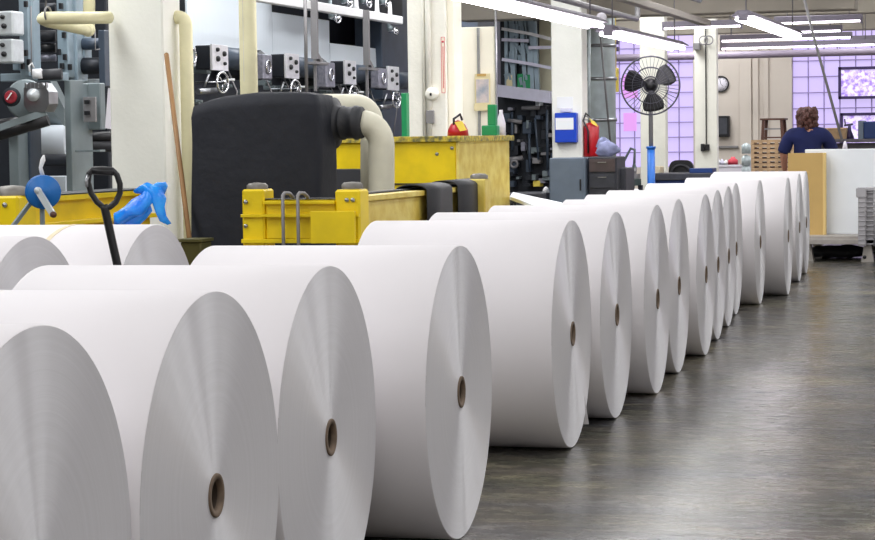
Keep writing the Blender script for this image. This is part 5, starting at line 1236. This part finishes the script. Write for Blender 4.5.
# body in local space: facing +Y (away), x right
J = [((0, 0, 0.90), (0.15, 0.11)), ((0, 0, 1.08), (0.145, 0.10)), ((0, 0.01, 1.24), (0.155, 0.10)), ((0, 0.02, 1.36), (0.14, 0.085)), ((0, 0.03, 1.44), 0.062), ((0, 0.05, 1.48), 0.055), ((0, 0.065, 1.55), (0.075, 0.09)), ((0, 0.06, 1.61), (0.06, 0.075)),
     ((-0.19, 0.02, 1.37), 0.065), ((-0.275, 0.03, 1.15), 0.052), ((-0.255, 0.20, 0.97), 0.036), ((-0.24, 0.25, 0.93), 0.03),
     ((0.19, 0.02, 1.37), 0.065), ((0.29, 0.08, 1.17), 0.052), ((0.27, 0.30, 1.08), 0.036), ((0.26, 0.36, 1.06), 0.03),
     ((-0.10, 0, 0.82), 0.10), ((-0.11, 0.01, 0.48), 0.062), ((-0.12, -0.02, 0.09), 0.042), ((-0.125, 0.12, 0.04), 0.038),
     ((0.10, 0, 0.82), 0.10), ((0.11, 0.01, 0.48), 0.062), ((0.12, -0.02, 0.09), 0.042), ((0.125, 0.12, 0.04), 0.038)]
E_ = [(0, 1), (1, 2), (2, 3), (3, 4), (4, 5), (5, 6), (6, 7), (3, 8), (8, 9), (9, 10), (10, 11), (3, 12), (12, 13), (13, 14), (14, 15), (0, 16), (16, 17), (17, 18), (18, 19), (0, 20), (20, 21), (21, 22), (22, 23)]
skin('body', J, E_, M_skin, pn, (0, 0, 0))
SJ = [((0, 0, 0.88), (0.185, 0.145)), ((0, 0, 1.08), (0.18, 0.135)), ((0, 0.0, 1.24), (0.195, 0.135)), ((0, 0.015, 1.365), (0.18, 0.11)), ((0, 0.03, 1.43), (0.085, 0.085)),
      ((-0.20, 0.02, 1.355), 0.09), ((-0.27, 0.03, 1.18), 0.082), ((-0.28, 0.035, 1.13), 0.08), ((0.20, 0.02, 1.355), 0.09), ((0.285, 0.07, 1.19), 0.082), ((0.295, 0.085, 1.15), 0.08)]
skin('shirt', SJ, [(0, 1), (1, 2), (2, 3), (3, 4), (3, 5), (5, 6), (6, 7), (3, 8), (8, 9), (9, 10)], M_shirt, pn, (0, 0, 0))
TJ = [((0, 0, 0.92), (0.175, 0.135)), ((-0.10, 0, 0.80), 0.12), ((-0.11, 0.01, 0.48), 0.085), ((-0.12, -0.01, 0.12), 0.068), ((0.10, 0, 0.80), 0.12), ((0.11, 0.01, 0.48), 0.085), ((0.12, -0.01, 0.12), 0.068)]
skin('trousers', TJ, [(0, 1), (1, 2), (2, 3), (0, 4), (4, 5), (5, 6)], M_jean, pn, (0, 0, 0))
for sx in (-1, 1):
    base = Vector((-0.24, 0.25, 0.93)) if sx < 0 else Vector((0.26, 0.36, 1.06))
    fw_ = Vector((0.1 * -sx, 0.8, -0.3)).normalized() if sx < 0 else Vector((-0.1, 0.95, -0.1)).normalized()
    sd_ = Vector((1, 0, 0)) * -sx
    jj = [(base, 0.026), (base + fw_ * 0.05, (0.036, 0.018)), (base + fw_ * 0.085, (0.036, 0.016))]; ee = [(0, 1), (1, 2)]
    for k, ln in enumerate((0.072, 0.08, 0.076, 0.06)):
        off = sd_ * (0.026 - 0.0175 * k); i0 = len(jj)
        jj += [(base + fw_ * 0.09 + off, 0.009), (base + fw_ * (0.09 + ln * .5) + off, 0.0085), (base + fw_ * (0.09 + ln * .9) + off - Vector((0, 0, 0.02)), 0.007)]
        ee += [(2, i0), (i0, i0 + 1), (i0 + 1, i0 + 2)]
    i0 = len(jj); jj += [(base + fw_ * 0.03 + sd_ * 0.035, 0.011), (base + fw_ * 0.07 + sd_ * 0.055 - Vector((0, 0, 0.01)), 0.009)]; ee += [(1, i0), (i0, i0 + 1)]
    skin('hand', jj, ee, M_skin, pn, (0, 0, 0), 1)
for sx in (-1, 1):
    m = MB(); m.ball((sx * 0.123, 0.05, 0.05), 0.05, 16, 10, (1, 2.6, 1.0)); m.build('shoe', M_blk, pn, local=True)
m = MB(); rnd = random.Random(11)
m.ball((0, 0.035, 1.565), 0.112, 24, 16, (1, 1.05, 1.05), 0.12, 6)
for k in range(90):
    t = rnd.random() * 2 * PI; q = rnd.random(); zz = 1.42 + 0.225 * q; rr_ = 0.106 * math.sin(math.acos(max(-1, min(1, (zz - 1.55) / 0.14)))) if zz > 1.55 else 0.096
    y = 0.03 + math.sin(t) * rr_
    if y > 0.08 and zz < 1.62: continue
    m.ball((math.cos(t) * rr_, y, zz), 0.024 + 0.012 * rnd.random(), 8, 6, (1, 1, 1.2), 0.3, 4)
m.build('hair', M_hair, pn, local=True)
m = MB()   # face on the far side
for sx in (-1, 1): m.ball((sx * 0.032, 0.148, 1.565), 0.012, 10, 8)
m.build('eyes', M_label, pn, local=True)
m = MB(); m.ball((0, 0.165, 1.54), 0.016, 10, 8, (0.8, 1.1, 1.6)); m.build('nose', M_skin, pn, local=True)
m = MB(); m.ball((0, 0.15, 1.505), 0.02, 10, 6, (1.2, 0.5, 0.35)); m.build('mouth', M_pink, pn, local=True)

# ================================================================== CEILING SERVICES AND LIGHTS
def area(name, loc, sx, sy, power, rotz=0, col=(0.97, 0.98, 0.99)):
    l = bpy.data.lights.new(name, 'AREA'); l.shape = 'RECTANGLE'; l.size = sx; l.size_y = sy; l.energy = power; l.color = col
    o = bpy.data.objects.new(name, l); C.objects.link(o); o.location = loc; o.rotation_euler = (0, 0, rotz); return o
# hung strip lights along the aisle
def strip(u0, v0, u1, v1, lab, z=None, tw=0.13, hangers=True):
    P = atd(u0, v0, 25)
    return P
def strip_light(X, y0, y1, z, lab, wide=0.26):
    o = thing('strip_light', lab, 'ceiling light', (X, (y0 + y1) / 2, z), 'hanging fluorescent strip lights')
    m = MB(); m.prism([(X - 0.06, y0, z + 0.09), (X + 0.06, y0, z + 0.09), (X + wide / 2, y0, z + 0.035), (X + wide / 2, y0, z + 0.025), (X - wide / 2, y0, z + 0.025), (X - wide / 2, y0, z + 0.035)], (0, y1 - y0, 0)); m.build('housing', M_hous, o)
    for sx in (-1, 1):
        m = MB(); m.tube([(X + sx * wide * 0.27, y0 + 0.02, z - 0.01), (X + sx * wide * 0.27, y1 - 0.02, z - 0.01)], 0.024, 12); m.build('tube', M_tube, o)
    for y in (y0, y1 - 0.03):
        m = MB(); m.box((X - 0.055, y - 0.01, z - 0.03), (X + 0.055, y + 0.04, z + 0.06)); m.build('end_cap', M_hous, o)
    for y in (y0 + 0.25, y1 - 0.25):
        m = MB(); m.tube([(X, y, z + 0.08), (X, y, 4.6)], 0.008, 6); m.build('hanger_rod', M_grey, o)
    return o
def strip_px(u0, v0, d0, L, lab, wide=0.26):
    p = atd(u0, v0, d0); strip_light(p.x, p.y, p.y + L, p.z, lab, wide); return p
q = strip_px(608, 33, 24.2, 4.6, 'second hanging strip light along the aisle, above the tall fan', 0.30)
p = strip_px(743, 18, 24.6, 5.0, 'hanging strip light nearest the right window, tilted away', 0.26)
strip_light(q.x, q.y - 9.6, q.y - 0.7, q.z + 0.05, 'first hanging strip light along the aisle, at the top edge', 0.30)
# conduit trunking above the aisle row
m = MB(); m.box((q.x + 0.15, 8, q.z + 0.34), (q.x + 0.27, 29.5, q.z + 0.42)); tag(m.build('cable_trunking', M_ceil), 'grey trunking running above the aisle strip lights', 'trunking')
for (x, z, r) in ((q.x - 0.2, q.z + 0.3, 0.035), (q.x + 0.6, q.z + 0.5, 0.03)):
    m = MB(); m.tube([(x, 8, z), (x, 26.5, z), (x, 26.58, z + 0.03), (x, 26.6, z + 0.12), (x, 26.6, 4.59)], r, 12); tag(m.build('overhead_conduit', M_grey), 'round grey conduit %s the aisle strip lights' % ('just left of' if x < q.x else 'to the right above'), 'conduit')
m = MB(); c = Vector((q.x - 0.02, q.y - 0.25, q.z + 0.15)); m.lathe(c, (0.2, -1, 0), [(0, 0.0), (0, 0.03), (0.1, 0.045), (0.16, 0.06), (0.17, 0.06), (0.165, 0.03), (0.16, 0)], 18); tag(m.build('horn_speaker', M_cloth), 'small pale horn speaker between the two aisle lights', 'speaker')
# cross lights far down the hall
def cross_light(u0, u1, v, z, lab, body=True, end=False):
    # find depth where z matches v
    y = onZ((u0 + u1) / 2, v, z).y; a = onY(u0, v, y); b = onY(u1, v, y); zz = (a.z + b.z) / 2
    o = thing('cross_strip_light', lab, 'ceiling light', ((a.x + b.x) / 2, y, zz), 'far cross strip lights')
    m = MB(); m.box((a.x, y - 0.02, zz + 0.03), (b.x, y + 0.12, zz + 0.11)); m.build('housing', M_hous, o)
    m = MB(); m.tube([(a.x + 0.02, y + 0.04, zz), (b.x - 0.02, y + 0.04, zz + 0.01)], 0.016, 10); m.build('tube', M_tube2, o)
    for x in (a.x, b.x - 0.03): m = MB(); m.box((x, y, zz - 0.03), (x + 0.03, y + 0.08, zz + 0.05)); m.build('end_cap', M_hous, o)
    for x in (a.x + 0.2, b.x - 0.2): m = MB(); m.tube([(x, y + 0.05, zz + 0.1), (x, y + 0.05, 4.6)], 0.008, 6); m.build('hanger_rod', M_grey, o)
cross_light(662, 742, 27.5, 3.1, 'cross strip light left of the hanging right-hand light')
cross_light(774, 862, 22.5, 3.1, 'uppermost cross strip light on the right side')
cross_light(783, 842, 32, 3.08, 'short cross strip light, second row down on the right')
cross_light(720, 852, 39.5, 3.05, 'long cross strip light, third row down on the right')
cross_light(720, 876, 47, 3.0, 'lowest cross strip light nearest the far wall')
cross_light(852, 930, 40.5, 3.12, 'cross strip light cut by the right frame edge')
# sprinkler pipe near the far wall
pp = onY(716, 55.5, 44.5)
m = MB(); m.tube([(pp.x - 6, 44.5, pp.z), (XR, 44.5, pp.z)], 0.075, 14)
for x in (pp.x + 0.2, pp.x + 2.5): m.tube([(x, 44.5, pp.z + 0.05), (x, 44.5, 4.598)], 0.012, 6)
tag(m.build('sprinkler_pipe', mat('violet_grey_pipe', rgb(152, 140, 160), 0.5)), 'long grey pipe across the hall just before the far wall', 'pipe')

# unseen area lamps above the frame; press and far-wall ones added to brighten
k = 0
for X in (-11.5, -7.6, -4.2, -0.6, 3.6):
    for Y in (-1.5, 3, 7.5, 12, 16.5, 21, 25.5, 33, 38.5, 43.3):
        if X == -11.5 and Y < 12: continue
        pw = {-11.5: 80, -7.6: 130, -4.2: 58, -0.6: 56, 3.6: 105}[X]
        if Y > 30: pw *= 1.5
        if X == -4.2 and 15 < Y < 30: pw *= 1.6
        if X == 3.6 and Y > 24: pw *= 1.3
        area('unseen_hall_lamp', (X, Y, 4.5), 1.2, 3.2, pw)
w = bpy.data.worlds.new('World'); bpy.context.scene.world = w; w.use_nodes = True
w.node_tree.nodes['Background'].inputs[0].default_value = (0.9, 0.95, 1.0, 1); w.node_tree.nodes['Background'].inputs[1].default_value = 0.3

# ================================================================== CAMERA
cd_ = bpy.data.cameras.new('camera'); cam = bpy.data.objects.new('camera', cd_); C.objects.link(cam)
cam.matrix_world = Matrix.Translation((0, 0, HC)) @ Matrix.Rotation(YAW, 4, 'Z') @ Matrix.Rotation(PI / 2 - PIT, 4, 'X') @ Matrix.Rotation(-ROL, 4, 'Z')
cd_.sensor_fit = 'HORIZONTAL'; cd_.sensor_width = 36; cd_.lens = F * 36 / 875; cd_.clip_end = 200; cd_.clip_start = 0.1
sc = bpy.context.scene; sc.camera = cam
sc.view_settings.view_transform = 'Standard'; sc.view_settings.look = 'None'; sc.view_settings.gamma = 1; sc.view_settings.use_curve_mapping = False
sc.view_settings.exposure = 0.0
